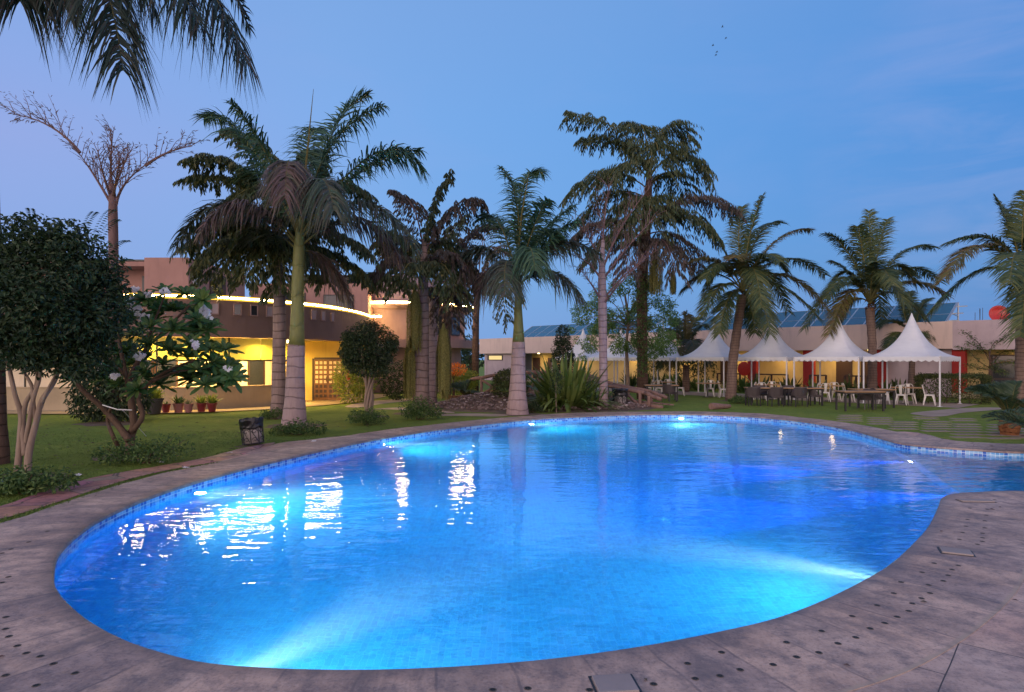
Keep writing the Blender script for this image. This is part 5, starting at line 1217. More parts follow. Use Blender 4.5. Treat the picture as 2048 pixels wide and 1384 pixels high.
# clumps near the rocks
def strap_clump(base, n, L, wd, m, label, name, spread=.25, hmin=.3, hmax=1.3, droop=.9, cat='plant', group=None, seg=5):
    rt = thing(name, base, label, cat, group); mb = MB(); base = V(base)
    for k in range(n):
        a = R.uniform(0, 2 * PI); el = R.uniform(hmin, hmax); r = R.random() ** .5 * spread
        d = V((math.cos(a) * math.cos(el), math.sin(a) * math.cos(el), math.sin(el)))
        p = base + V((math.cos(a) * r, math.sin(a) * r, 0)); s = V((-math.sin(a), math.cos(a), 0))
        mb.strip(p, d, s, L * R.uniform(.65, 1.15), wd * R.uniform(.7, 1.2), droop * R.uniform(.5, 1.1) * (1 - el / 2.2), seg, 0, (.5, .9, 1, .9, .6, 0))
    mesh_obj('leaves', mb, G[m], rt); return rt
strap_clump(gp(1135, 818) + V((0, .5, 0)), 330, 2.7, .14, 'crinum', 'big arching strap leaved clump on the rock bank', 'strap_plant', .75, .35, 1.45)
strap_clump(gp(1100, 822) + V((0, .3, 0)), 90, 1.2, .10, 'crinum', 'smaller strap leaved clump at the left foot of the big one', 'strap_plant', .5, .2, 1.2)
strap_clump(gp(1185, 818) + V((0, .4, 0)), 110, 1.3, .10, 'crinum', 'smaller strap leaved clump between the big one and the pale palm', 'strap_plant', .5, .2, 1.3)
def cycad(base, L, n, label, th, tr=.16, el0=.0, el1=1.2, leaf=.22, nl=46, only=None):
    rt = thing('cycad', base, label, 'cycad', 'cycads'); base = V(base)
    mb = MB(); mb.tube([base + V((0, 0, -.03)), base + V((0, 0, th * .5)), base + V((0, 0, th))], [tr * .95, tr * 1.1, tr * .8], 14, jit=.12)
    for k in range(90):
        a = k * 2.4; z = th * k / 90; mb.strip(base + V((math.cos(a) * tr * .9, math.sin(a) * tr * .9, z)), V((math.cos(a), math.sin(a), .7)).normalized(), V((-math.sin(a), math.cos(a), 0)), .11, .05, .1, 2)
    mesh_obj('trunk', mb, BK['rust'], rt)
    for k in range(n):
        a = k * 2.399 + .3; el = el0 + (el1 - el0) * ((k * .618) % 1)
        d = V((math.cos(a) * math.cos(el), math.sin(a) * math.cos(el), math.sin(el))); p = base + V((0, 0, th))
        b = p + d * L * .55 + V((0, 0, .12 * L)); c = p + V((d.x, d.y, 0)) * L * 1.0 + V((0, 0, d.z * L * .75 - .12 * L))
        mb = MB(); frond(mb, p, b, c, n=nl, L=leaf, wd=.022, droop=.1, spread=.75, fwd=.55, lift=.35, planes=1, start=.1, r0=.014, taper=.3, seg=2, jit=.08); mesh_obj('frond', mb, [BK['stalk'], G['cycad']], rt)
    return rt
cycad(gp(2018, 868), 1.5, 30, 'cycad with stout scaly trunk on the grass at the right edge', .44, .21, .22, 1.3, .27, 60)
cycad(gp(2078, 905), 1.2, 20, 'cycad just outside the right edge reaching its fronds in', .3, .18, .0, 1.0, .24, 44)
cycad(gp(929, 806), 1.15, 24, 'small dark cycad on the pebble bank before the yellow green bush', .32, .17, .1, 1.3, .24, 36)
shrub(gp(922, 790), [((0, 0, .75), (.95, .7, .75), 1500), ((.5, 0, .9), (.55, .5, .5), 500), ((-.5, .1, .8), (.6, .5, .5), 500)], .12, .06, 'yel', 'yellow green leafy bush behind the small cycad')
shrub(at(905, 735, 34) * V((1, 1, 0)) if False else V((-3.1, 34, 0)), [((0, 0, 1.45), (.75, .5, .35), 500)], .12, .07, 'orangefl', 'orange flowering bush against the round pavilion', stems=9)
shrub(gp(1020, 812), [((0, 0, .82), (.82, .75, .78), 4200), ((0, 0, 1.15), (.7, .65, .42), 1800)], .075, .04, 'hedge', 'clipped round hedge ball left of the shorter royal palm', shell=.7)
shrub(V((1.55, 31, 0)), [((0, 0, .55), (.9, .5, .55), 1400), ((.9, 0, .5), (.6, .5, .5), 800)], .09, .045, 'hedge', 'clipped dark hedge right of the shorter royal palm', shell=.6)
# narrow saplings
sl = gp(1113, 824); st_ = thing('sapling', sl, 'thin sapling with a small dark crown before the strap leaves', 'sapling'); mb = MB(); branch(mb, [sl + V((0, 0, -.03)), sl + V((-.02, 0, .5)), sl + V((-.02, 0, 1.1))], .02, .01, 6); mesh_obj('trunk', mb, BK['ficus'], st_)
mb = MB(); cloud(mb, [(sl + V((0, 0, 1.15)), (.28, .28, .5), 320)], .08, .04); mesh_obj('crown', mb, G['ball'], st_)
# hedge block under the rightmost tent
hb = thing('clipped_hedge', V((19.6, 28.9, 0)), 'clipped dark box hedge beside the rightmost tent', 'hedge'); mb = MB()
h0 = gp(1842, 810); h1 = gp(1935, 812); hd = (h1 - h0).normalized(); hn = V((-hd.y, hd.x, 0)); hl = 2.9
h0 = V((18.4, 28.7, 0)); hd = V((.93, -.30, 0)).normalized(); hn = V((.3, .93, 0)).normalized(); hl = 2.6
for _ in range(7500):
    f = R.random(); a = [R.uniform(0, hl), R.uniform(0, 1.0), R.uniform(.05, 1.22)]
    ax = R.randrange(3)
    if ax == 0: a[0] = R.choice((0, hl)) + R.gauss(0, .05)
    elif ax == 1: a[1] = R.choice((0, 0, 1.0)) + R.gauss(0, .05)
    else: a[2] = 1.22 + R.gauss(0, .05)
    p = h0 + hd * a[0] + hn * a[1] + V((0, 0, a[2])); mb.leaf(p, V((R.uniform(-1, 1), R.uniform(-1, 1), R.uniform(-1, .6))).normalized(), V((R.uniform(-.5, .5), -.6, R.uniform(0, 1))).normalized(), .085, .045)
mesh_obj('foliage', mb, G['hedge'], hb)
mb = MB(); 
for k in range(6): mb.tube([h0 + hd * (.2 + k * .44) + hn * .5 + V((0, 0, -.03)), h0 + hd * (.25 + k * .44) + hn * .5 + V((0, 0, 1.0))], [.025, .01], 5)
mesh_obj('stems', mb, BK['dark'], hb)
# row of fan-leaved plants along the verandah
for k, px in enumerate((1262, 1290, 1318, 1345, 1372, 1398, 1425, 1462, 1490, 1520, 1548, 1580, 1632, 1690, 1712, 1772, 1800)):
    into = -1.6 - (k % 3) * .35; s_ = wpx(px, into); p = wl(s_, into, 0)
    lb = ['leafy strap plant in the row behind the tents, %s' % q for q in ('leftmost, by the neem', 'behind the huge fishtail trunk', 'behind the leftmost white chairs', 'under the hanging creeper', 'by the bushy low palm', 'left of the second white table', 'behind the second white table', 'behind the leaning coconut', 'below the red disc', 'behind the long dark table', 'before the second red pillar', 'right of the second red pillar', 'behind the third white table', 'before the dark doorway', 'left of the straight coconut trunk', 'right of the last red pillar', 'behind the rightmost white table')][k]
    strap_clump(p, R.randint(38, 60), R.uniform(1.0, 1.5), .12, R.choice(('crinum', 'shrub', 'hedge')), lb, 'leafy_plant', .35, .5, 1.45, .7, group='plants in a row before the verandah', seg=4)
# dark hanging creeper on the wing, behind the left tents
s0, s1_ = wpx(1300), wpx(1430); hc = thing('hanging_creeper', wl((s0 + s1_) / 2, .1, 2.5), 'dark creeper hanging from the parapet behind the left tents', 'creeper'); mb = MB()
for k in range(60):
    s_ = R.uniform(s0, s1_); ln = R.uniform(.5, 2.0); p = wl(s_, R.uniform(-.2, .1), 2.5)
    for j in range(int(ln * 26)): mb.leaf(p + V((R.gauss(0, .09), R.gauss(0, .09), -ln * R.random())), V((R.uniform(-.5, .5), R.uniform(-.5, .5), -1)).normalized(), V((R.uniform(-1, 1), -1, .3)).normalized(), .14, .07)
mesh_obj('foliage', mb, G['ball'], hc)
shrub(V((-7.3, 28.6, 0)), [((0, 0, 1.0), (.65, .6, .95), 700), ((.5, .5, .8), (.5, .5, .8), 400)], .3, .05, 'yel', 'yellow green spiky bush right of the fire extinguisher', droop=-.3)
shrub(V((-5.6, 31, 0)), [((0, 0, 1.0), (1.0, .7, 1.0), 1300), ((1.2, .6, .9), (.9, .7, .9), 1000)], .16, .07, 'ball', 'dark bush between the ball tree and the tasselled fishtail palm')
# small palms and trees seen far beyond the gap between the two buildings
for px, dd, zc, lb in ((950, 70, 3.2, 'distant dark tree in the gap right of the pavilion'), (940, 64, 2.4, 'distant low tree behind the pavilion ledge')):
    p = at(px, 700, dd); b = V((p.x, p.y, 0)); rt = thing('distant_tree', b, lb, 'tree', 'distant trees'); mb = MB(); mb.tube([b, b + V((0, 0, zc))], [.15, .08], 7); mesh_obj('trunk', mb, BK['dark'], rt)
    mb = MB(); cloud(mb, subblobs(b + V((0, 0, zc)), (1.6, 1.6, 1.4), 14, .6, 60), .3, .15); mesh_obj('crown', mb, G['ball'], rt)
# ------------------------------------------------------------------ tents
m, t = mat('white tent canvas'); P = obj_co(t); nz = t.noise(t.n('ShaderNodeMapping', {0: P, 3: (1, 1, 3)}).outputs[0], 1.6, 4, .6)
c = t.ramp(nz, [(.3, (.76, .76, .78)), (.7, (.84, .84, .85))])
p_ = principled(t, c, .6, t.bump(nz, .2, .03), spec=.3); tr_ = t.n('ShaderNodeBsdfTranslucent', {0: c}); finish(t, t.n('ShaderNodeMixShader', {0: .22, 1: p_.outputs[0], 2: tr_.outputs[0]}).outputs[0]); MAT['canvas'] = m
MAT['pole'] = plain('white painted tent pole', (.62, .61, .63), .4)
TF = V((17.6, 26.3, 0)); TA = V((-.664, .748, 0)); TB = V((.748, .664, 0)); TS = 2.95
def tent_meshes(rt, o3):
    n = 14
    def P3(u, v, z): return o3 + TA * (u * TS) + TB * (v * TS) + V((0, 0, z))
    eave, peak = 2.06, 4.02
    mb = MB(); vs = []; fs = []
    ringn = 40; lev = 15
    for j in range(lev + 1):
        f = j / lev; r = (1 - f); z = eave + (peak - eave) * (f ** 2.1 * .78 + f * .22) if j < lev else peak
        sq = .985 * r + .006
        for k in range(ringn):
            q = k / ringn * 4; side_ = int(q) % 4; e = q - int(q)
            x, y = [(e, 0), (1, e), (1 - e, 1), (0, 1 - e)][side_]
            x, y = x - .5, y - .5
            cr_ = 1 - min(1, f * 1.6)                                      # square at the eave, round towards the spire
            ang = math.atan2(y, x); rr = .5 * (1 - .12 * f)
            x2, y2 = math.cos(ang) * rr, math.sin(ang) * rr
            mix_ = min(1, f * 1.15); x, y = x * (1 - mix_) + x2 * mix_, y * (1 - mix_) + y2 * mix_
            sag = -.035 * math.sin(e * PI) * (1 - f) * (1 if j else 0) * 2
            vs.append(P3(.5 + x * sq * 1.0, .5 + y * sq * 1.0, z + sag))
    for j in range(lev):
        for k in range(ringn): fs.append((j * ringn + k, j * ringn + (k + 1) % ringn, (j + 1) * ringn + (k + 1) % ringn, (j + 1) * ringn + k))
    mb.add(vs, fs); mesh_obj('canopy', mb, MAT['canvas'], rt, smooth=True)
    mb = MB()
    for (x0, y0, x1, y1) in ((0, 0, 1, 0), (1, 0, 1, 1), (1, 1, 0, 1), (0, 1, 0, 0)):
        m_ = 66; top = []; bot = []
        for i in range(m_ + 1):
            f = i / m_; x, y = x0 + (x1 - x0) * f, y0 + (y1 - y0) * f
            top.append(P3(x, y, eave + .015)); bot.append(P3(.5 + (x - .5) * 1.006, .5 + (y - .5) * 1.006, eave - .13 - .075 * abs(math.sin(f * 11 * PI))))
        mb.add(top + bot, [(i, i + 1, m_ + 2 + i, m_ + 1 + i) for i in range(m_)])
    mesh_obj('scalloped_valance', mb, MAT['canvas'], rt)
    for x in (.006, .994):
        for y in (.006, .994):
            mb = MB(); p = P3(x, y, 0); mb.box(p + V((0, 0, eave / 2)), (.055, .055, eave), math.atan2(TA.y, TA.x)); mb.box(p + V((0, 0, .01)), (.14, .14, .016), math.atan2(TA.y, TA.x)); mesh_obj('pole', mb, MAT['pole'], rt)
    mb = MB()
    for (x0, y0, x1, y1) in ((0, 0, 1, 0), (1, 0, 1, 1), (1, 1, 0, 1), (0, 1, 0, 0)): mb.bar(P3(.5 + (x0 - .5) * .97, .5 + (y0 - .5) * .97, eave - .04), P3(.5 + (x1 - .5) * .97, .5 + (y1 - .5) * .97, eave - .04), .04, .04)
    mesh_obj('frame', mb, MAT['pole'], rt)
TL = ['rightmost white peaked tent, beside the box hedge', 'white peaked tent second from the right, before the straight coconut trunk', 'white peaked tent third from the right, over the long dark table', 'white peaked tent just left of the leaning coconut trunk', 'white tent partly hidden by the airy light green tree', 'white tent seen between the pale palm and the thin neem stem', 'leftmost white tent, behind the dark cone shaped evergreen']
tent0 = thing('peaked_tent', TF, TL[0], 'tent', 'row of white peaked tents'); tent_meshes(tent0, TF)
for k, s_ in enumerate((3.12, 6.4, 9.75, 13.1, 16.3, 19.5)):
    dup(tent0, TF + TA * s_, 0, TL[k + 1], 'row of white peaked tents')
def tent_c(k): return TF + TA * ((0, 3.12, 6.4, 9.75, 13.1, 16.3, 19.5)[k] + TS / 2) + TB * (TS / 2)
# pale paved strip under the tents
mb = MB(); o_ = TF + TA * -.6 + TB * .15
mb.poly([o_ + V((0, 0, -.012)), o_ + TB * 3.4 + V((0, 0, -.012)), o_ + TB * 3.4 + TA * 24 + V((0, 0, -.012)), o_ + TA * 24 + V((0, 0, -.012))]); structure('tent_pavement', mb, MAT['path'])

# ------------------------------------------------------------------ chairs and tables
MAT['wmetal'] = plain('cream painted metal', (.60, .56, .52), .4)
MAT['wood'] = plaster('oiled table wood', (.34, .20, .10), .25, .5)
MAT['rattan'] = None
m, t = mat('dark woven rattan'); P = obj_co(t); wv_ = t.n('ShaderNodeTexWave', {'Vector': P, 'Scale': 14, 'Distortion': 1.5, 'Detail': 2}).outputs[1]
finish(t, principled(t, t.mix(wv_, rgb((.028, .020, .022)), rgb((.065, .048, .05))), .5, t.bump(wv_, .6, .01)).outputs[0]); MAT['rattan'] = m
def metal_chair(label):
    rt = thing('metal_chair', (0, 0, 0), label, 'chair', 'cream metal chairs under the tents')
    mb = MB(); mb.box((0, 0, .445), (.36, .36, .022)); mb.box((0, -.178, .425), (.36, .012, .05)); mb.box((0, .178, .425), (.36, .012, .05)); mb.box((-.178, 0, .425), (.012, .34, .05)); mb.box((.178, 0, .425), (.012, .34, .05)); mesh_obj('seat', mb, MAT['wmetal'], rt, bevel=.008)
    for x in (-1, 1):
        for y in (-1, 1):
            mb = MB(); 
            a = V((x * .165, y * .165, .43)); b = V((x * .215, y * .22, .0))
            for (o1, o2) in ((V((0, 0, 0)), V((-x * .07, 0, 0))), (V((0, 0, 0)), V((0, -y * .07, 0)))):
                mb.add([a, a + o2, b + o2 * .25, b], [(0, 1, 2, 3)]); mb.add([v_ + V((x * .004, y * .004, 0)) for v_ in (a, a + o2, b + o2 * .25, b)], [(3, 2, 1, 0)])
            mb.bar(a, b, .02, .02)
            mesh_obj('leg', mb, MAT['wmetal'], rt)
    mb = MB(); pts = [V((-.17, .165, .44)), V((-.185, .20, .6)), V((-.19, .235, .74)), V((-.15, .255, .83)), V((-.08, .262, .855)), V((.08, .262, .855)), V((.15, .255, .83)), V((.19, .235, .74)), V((.185, .20, .6)), V((.17, .165, .44))]
    mb.tube(catmull(pts, False, 4), .013, 7); mesh_obj('back_frame', mb, MAT['wmetal'], rt, smooth=True)
    mb = MB(); 
    for i, (z0, y0, w0) in enumerate(((.46, .17, .10), (.6, .205, .105), (.74, .24, .12), (.85, .262, .135))):
        mb.v += [V((-w0 / 2, y0, z0)), V((w0 / 2, y0, z0)), V((-w0 / 2, y0 + .008, z0)), V((w0 / 2, y0 + .008, z0))]
    for i in range(3):
        b = i * 4; mb.f += [(b, b + 1, b + 5, b + 4), (b + 3, b + 2, b + 6, b + 7), (b + 2, b, b + 4, b + 6), (b + 1, b + 3, b + 7, b + 5)]
    mb.m = [0] * len(mb.f); mb.uv = [None] * len(mb.f); mesh_obj('backrest', mb, MAT['wmetal'], rt)
    return rt
def rattan_chair(label):
    rt = thing('rattan_armchair', (0, 0, 0), label, 'armchair', 'dark rattan armchairs on the grass')
    mb = MB(); mb.box((0, -.01, .40), (.50, .48, .09)); mesh_obj('seat', mb, MAT['rattan'], rt, bevel=.02)
    mb = MB(); n = 20; vs = []; fs = []
    for k in range(n + 1):
        a = -.15 + (PI + .3) * k / n; x, y = .30 * math.cos(a), .22 + .10 * math.sin(a) if False else -.02 + .28 * math.sin(a)
        up_ = max(0, math.sin(a)); z1 = .60 + .20 * min(1, up_ * 1.6)
        for s_ in (1.0, .93):
            vs += [V((x * s_, y * s_, .44)), V((x * 1.06 * s_, y * 1.12 * s_, z1))]
    for k in range(n):
        b = k * 4; fs += [(b, b + 4, b + 5, b + 1), (b + 2, b + 3, b + 7, b + 6), (b + 1, b + 5, b + 7, b + 3), (b, b + 2, b + 6, b + 4)]
    fs += [(0, 1, 3, 2), (n * 4, n * 4 + 2, n * 4 + 3, n * 4 + 1)]
    mb.add(vs, fs); mesh_obj('backrest', mb, MAT['rattan'], rt)
    for x in (-1, 1):
        for y in (-1, 1):
            mb = MB(); mb.bar(V((x * .24, y * .22, 0)), V((x * .23, y * .21, .42)), .035, .035); mesh_obj('leg', mb, MAT['dark'], rt)
    return rt
def table(name, label, group, w_, d_, topm, legm, h=.75, pedestal=False):
    rt = thing(name, (0, 0, 0), label, 'table', group)
    mb = MB(); mb.box((0, 0, h - .02), (w_, d_, .04)); mesh_obj('tabletop', mb, topm, rt, bevel=.006)
    if pedestal:
        mb = MB(); mb.box((0, 0, h / 2), (.09, .09, h - .06)); mb.box((0, 0, .02), (.5, .07, .035)); mb.box((0, 0, .021), (.07, .5, .033)); mesh_obj('pedestal', mb, legm, rt)
    else:
        mb = MB(); mb.box((0, 0, h - .07), (w_ - .12, d_ - .12, .06)); mesh_obj('apron', mb, legm, rt)
        for x in (-1, 1):
            for y in (-1, 1): mb = MB(); mb.box((x * (w_ / 2 - .07), y * (d_ / 2 - .07), (h - .04) / 2), (.06, .06, h - .04)); mesh_obj('leg', mb, legm, rt)
    return rt
chair0 = tab0 = None
CH = 'cream metal chair under '
trz = math.atan2(TA.y, TA.x)
names = ['the rightmost tent', 'the tent before the straight coconut', 'the tent over the long dark table', 'the tent left of the leaning coconut', 'the tent hidden by the light green tree']
pos = [(1812, 27.9), (1661, 29.9), (1535, 31.0), (1415, 33.0), (1328, 34.6)]
seats = [[(-.80, -.15, -90, 'left end of its table'), (-.22, -.55, 180, 'turning its back to the pool'), (.20, .60, 0, 'far side of its table'), (.80, -.1, 90, 'right end of its table')]] * 5
for k in range(5):
    px, dd = pos[k]; c0 = V(((px - CX) * dd / F, dd, 0))
    look = math.atan2(c0.x, c0.y)
    rz0 = -look * .9
    lb = 'wood topped cafe table under ' + names[k]
    if tab0 is None: tb = tab0 = table('cafe_table', lb, 'cafe tables under the tents', 1.15, .75, MAT['wood'], MAT['dark'], .75, True); tb.location = c0; tb.rotation_euler.z = rz0
    else: tb = dup(tab0, c0, rz0, lb)
    Mz = Matrix.Rotation(rz0, 3, 'Z')
    for j, (dx, dy, rz, w2) in enumerate(seats[k]):
        if k == 3 and j in (0, 1): continue
        if k == 2 and j == 1: dy = -.5
        lb = 'cream metal chair, %s, %s' % (w2, names[k].replace('the tent', 'tent').replace('the rightmost', 'rightmost'))
        p = c0 + Mz @ V((dx + R.uniform(-.06, .06), dy, 0)); a = rz0 + rad(rz) + R.uniform(-.25, .25)
        if chair0 is None: chair0 = metal_chair(lb); chair0.location = p; chair0.rotation_euler.z = a
        else: dup(chair0, p, a, lb)
DG = 'dark tables on the grass'
dt = table('dining_table', 'long dark legged table with three rattan armchairs before it', DG, 1.55, .85, MAT['wood'], MAT['dark']); dt.location = V(((1530 - CX) * 27.6 / F, 27.6, 0)); dt.rotation_euler.z = -.03
dup(dt, V(((1598 - CX) * 27.5 / F + .1, 27.45, 0)), -.03, 'dark legged table joined to the right end of the long one')
dup(dt, V(((1719 - CX) * 24.5 / F, 24.5, 0)), -.02, 'dark legged table standing alone nearest the slatted pavers')
dup(dt, V(((1743 - CX) * 26.2 / F, 26.2, 0)), -.02, 'dark legged table tucked behind the lone front one')
dup(dt, V(((1322 - CX) * 30.5 / F, 30.5, 0)), -.1, 'dark legged table beside the log bridge')
rc = None
for px, dd, rz, lb in ((1506, 26.9, 180, 'rattan armchair at the left of the three before the long table'), (1551, 26.7, 180, 'middle rattan armchair of the three before the long table'), (1598, 26.6, 180, 'right rattan armchair of the three before the long table'), (1520, 28.4, 0, 'rattan armchair behind the left half of the long table'), (1580, 28.3, 10, 'rattan armchair behind the right half of the long table'), (1630, 27.3, 80, 'rattan armchair at the right end of the long table'),
                       (1733, 25.2, 185, 'rattan armchair between the two right hand dark tables'), (1757, 25.7, 70, 'rattan armchair at the right end of the lone front table'), (1338, 29.6, 120, 'rattan armchair turned sideways by the log bridge table')):
    p = V(((px - CX) * dd / F, dd, 0)); a = rad(rz + 180) + R.uniform(-.15, .15) + (PI if False else 0)
    a = rad(rz) + R.uniform(-.12, .12)
    if rc is None: rc = rattan_chair(lb); rc.location = p; rc.rotation_euler.z = a
    else: dup(rc, p, a, lb)

# ------------------------------------------------------------------ log, bin, pots, bridge, rocks, steps
lg = thing('log', gp(1440, 816), 'short weathered log lying on the grass near the leaning coconut', 'log'); a_, b_ = gp(1422, 818) + V((0, 0, .10)), gp(1462, 816) + V((0, .1, .07))
mb = MB(); mb.tube([a_.lerp(b_, f) + V((0, 0, .01 * math.sin(f * 7))) for f in (0, .1, .3, .5, .7, .9, 1)], [.125, .145, .13, .11, .10, .085, .06], 14, jit=.06); mesh_obj('trunk', mb, BK['log'], lg, smooth=False)
def litter_bin(base, s, tilt, label):
    rt = thing('litter_bin', base, label, 'bin', 'litter bins'); rt.rotation_euler = (0, tilt, 0); B = V(base)
    L_ = lambda v: B + V(v) * s
    mb = MB(); mb.lathe(B, [(r * s, z * s) for r, z in ((.20, .02), (.22, .5))], 20); mesh_obj('drum', mb, MAT['binw'], rt, smooth=True)
    mb = MB(); mb.lathe(B, [(r * s, z * s) for r, z in ((.235, .36), (.262, .40), (.25, .47), (.275, .55), (.262, .60), (.22, .59), (.18, .5))], 22, cap=False)
    mb.v = [v + V((R.uniform(-.012, .012), R.uniform(-.012, .012), R.uniform(-.025, .025))) for v in mb.v]; mesh_obj('bag', mb, MAT['bag'], rt, smooth=False)
    mb = MB()
    for k in range(8):
        a = 2 * PI * k / 8 + .2; c, s_ = math.cos(a), math.sin(a); mb.tube([L_((.23 * c, .23 * s_, .0)), L_((.235 * c, .235 * s_, .5))], .012 * s, 5)
    for z in (.03, .45): mb.tube([L_((.235 * math.cos(2 * PI * k / 20), .235 * math.sin(2 * PI * k / 20), z)) for k in range(21)], .012 * s, 5)
    for k in range(8):
        a0 = 2 * PI * (k + .5) / 8 + .2
        def on(u, z): a = a0 + u / .24; return L_((.24 * math.cos(a), .24 * math.sin(a), z))
        mb.tube([on(.065 * math.cos(q) * (1 - q / 9), .30 + .065 * math.sin(q) * (1 - q / 9)) for q in [x * .45 for x in range(16)]], .008 * s, 4)
        mb.tube([on(-.06 * math.cos(q) * (1 - q / 9), .12 + .05 * math.sin(q) * (1 - q / 9)) for q in [x * .45 for x in range(14)]], .008 * s, 4)
        mb.tube([on(-.07, .32), on(0, .2), on(.07, .06)], .008 * s, 4)
    mesh_obj('scroll_frame', mb, MAT['dark'], rt); return rt
MAT['bag'] = plain('black plastic bag', (.012, .011, .014), .28); MAT['binw'] = plain('dirty white bin drum', (.38, .33, .31), .6, 0, .25)
litter_bin(gp(507, 888), 1.0, rad(-6), 'tilted scrollwork bin with black bag on the lawn near the coping')
litter_bin(gp(1240, 814), 1.25, 0, 'scrollwork bin with black bag beside the log bridge')
def pot(px, d, r, h, mname, label, plant):
    b = V(((px - CX) * d / F, d, .012)); rt = thing('plant_pot', b, label, 'pot', 'plant pots along the porch')
    mb = MB(); mb.lathe(b, [(r * .68, 0), (r * .98, h * .86), (r * 1.08, h * .87), (r * 1.08, h), (r * .95, h), (r * .9, h * .9)], 20, cap=False); mb.lathe(b, [(.01, h * .9), (r * .93, h * .9)], 20, cap=False); mesh_obj('pot', mb, MAT[mname], rt, smooth=False)
    mb = MB()
    for _ in range(plant[0]):
        a = R.uniform(0, 2 * PI); el = R.uniform(.5, 1.45); dd = V((math.cos(a) * math.cos(el), math.sin(a) * math.cos(el), math.sin(el)))
        mb.strip(b + V((0, 0, h * .9)) + V((math.cos(a), math.sin(a), 0)) * r * .3, dd, V((-math.sin(a), math.cos(a), 0)), plant[1] * R.uniform(.6, 1.1), plant[2], .45, 4)
    mesh_obj('plant', mb, G[plant[3]], rt)
MAT['potred'] = plain('dark red pot', (.22, .022, .03), .4); MAT['potpink'] = plain('faded pink pot', (.38, .16, .15), .6); MAT['potgrey'] = plain('dark grey pot', (.06, .05, .055), .5)
pot(308, 22.9, .30, .55, 'potgrey', 'large dark grey pot with a big leafy plant, leftmost on the porch edge', (70, 1.0, .09, 'yel'))
pot(332, 23.5, .155, .31, 'potred', 'dark red pot right beside the large grey pot', (12, .4, .03, 'shrub'))
pot(357, 23.5, .185, .33, 'potpink', 'faded pink pot with a bushy plant', (50, .75, .05, 'shrub'))
pot(377, 23.5, .155, .31, 'potpink', 'smaller faded pink pot with a sparse plant', (14, .5, .03, 'shrub'))
pot(403, 23.8, .17, .32, 'potred', 'dark red pot with upright yellow green leaves', (60, .85, .06, 'yel'))
pot(424, 23.8, .17, .32, 'potred', 'rightmost dark red pot with spiky light leaves', (60, .8, .06, 'yel'))
# log bridge over the rock bed
MAT['blog'] = BK['log']
bs = thing('log_bridge', gp(1180, 800), 'rustic footbridge of weathered logs with crossed rails over the rock bank', 'bridge')
def lgb(name, a, b, r=.075):
    mb = MB(); a, b = V(a), V(b); mb.tube([a.lerp(b, f) + V((0, 0, .012 * math.sin(f * 9))) for f in (0, .25, .5, .75, 1)], [r, r * 1.05, r * .98, r * 1.03, r * .9], 10, jit=.04); mesh_obj(name, mb, BK['log'], bs, smooth=True)
D1 = 28.0
def bp(px, py, d=D1): return at(px, py, d)
hr = [bp(942, 759, 31), bp(986, 751, 30.5), bp(1050, 745, 30), bp(1110, 744, 29.6), bp(1160, 752, 29), bp(1212, 771, 28), bp(1290, 786, 26.5), bp(1322, 799, 25.8)]
for a, b in zip(hr, hr[1:]): lgb('handrail', a, b, .085)
for px, d, y0 in ((963, 30.7, 755), (1020, 30.2, 748), (1080, 29.8, 745), (1140, 29.2, 748), (1215, 27.9, 772), (1280, 26.6, 786), (1298, 26.2, 792)):
    t_ = bp(px, y0, d); lgb('post', V((t_.x, t_.y, -.05)), t_, .07)
for (p0, d0, q0, p1, d1, q1) in ((963, 30.7, 760, 1010, 30.3, 790), (1010, 30.3, 756, 963, 30.7, 790), (1080, 29.8, 752, 1050, 30, 790), (1082, 29.8, 755, 1130, 29.3, 795), (1215, 27.9, 790, 1262, 26.9, 815), (1250, 27.2, 785, 1285, 26.5, 815)): lgb('cross_brace', bp(p0, q0, d0), bp(p1, q1, d1), .055)
off_ = V((.5, 1.1, 0))
for a, b in zip(hr[3:], hr[4:]): lgb('handrail', a + off_, b + off_, .08)
for px, d, y0 in ((1150, 29.1, 752), (1230, 27.6, 776), (1290, 26.4, 790)):
    t_ = bp(px, y0, d) + off_; lgb('post', V((t_.x, t_.y, -.05)), t_, .07)
lgb('floor_beam', bp(1050, 785, 30), bp(1215, 800, 28), .09); lgb('floor_beam', bp(1215, 800, 28), bp(1325, 815, 25.9) * V((1, 1, 1)), .09)
mb = MB()
for k in range(26):
    f = k / 25; a = bp(1050, 783, 30).lerp(bp(1320, 812, 26), f); mb.box(a + V((.28, .55, .05)), (.18, 1.2, .05), .35)
mesh_obj('deck_boards', mb, BK['log'], bs)
# rocky bank: a low mound covered with pebbles
m, t = mat('dry earth bank'); P = obj_co(t); a = t.noise(P, 2.2, 5, .7); finish(t, principled(t, t.ramp(a, [(.3, (.075, .05, .035)), (.7, (.17, .115, .08))]), .95, t.bump(a, .8, .08)).outputs[0]); MAT['earth'] = m
def bank_h(x, y):
    h = 0
    for cx_, cy_, sx_, sy_, hh in ((-1.6, 27.5, 1.7, 2.2, .42), (-.2, 27.6, 2.0, 2.4, .5), (2.2, 26.9, 1.9, 2.0, .5), (4.2, 27.2, 1.6, 1.8, .3)): h += hh * math.exp(-((x - cx_) / sx_) ** 2 - ((y - cy_) / sy_) ** 2)
    return h * .72 - .05
mb = MB(); nx, ny = 60, 40; vs = []
for j in range(ny + 1):
    for i in range(nx + 1):
        x, y = -5 + 12 * i / nx, 23.6 + 8.5 * j / ny; vs.append(V((x, y, bank_h(x, y) + R.uniform(-.015, .015) - .02)))
mb.add(vs, [(j * (nx + 1) + i, j * (nx + 1) + i + 1, (j + 1) * (nx + 1) + i + 1, (j + 1) * (nx + 1) + i) for j in range(ny) for i in range(nx)]); structure('earth_bank', mb, MAT['earth'], smooth=True)
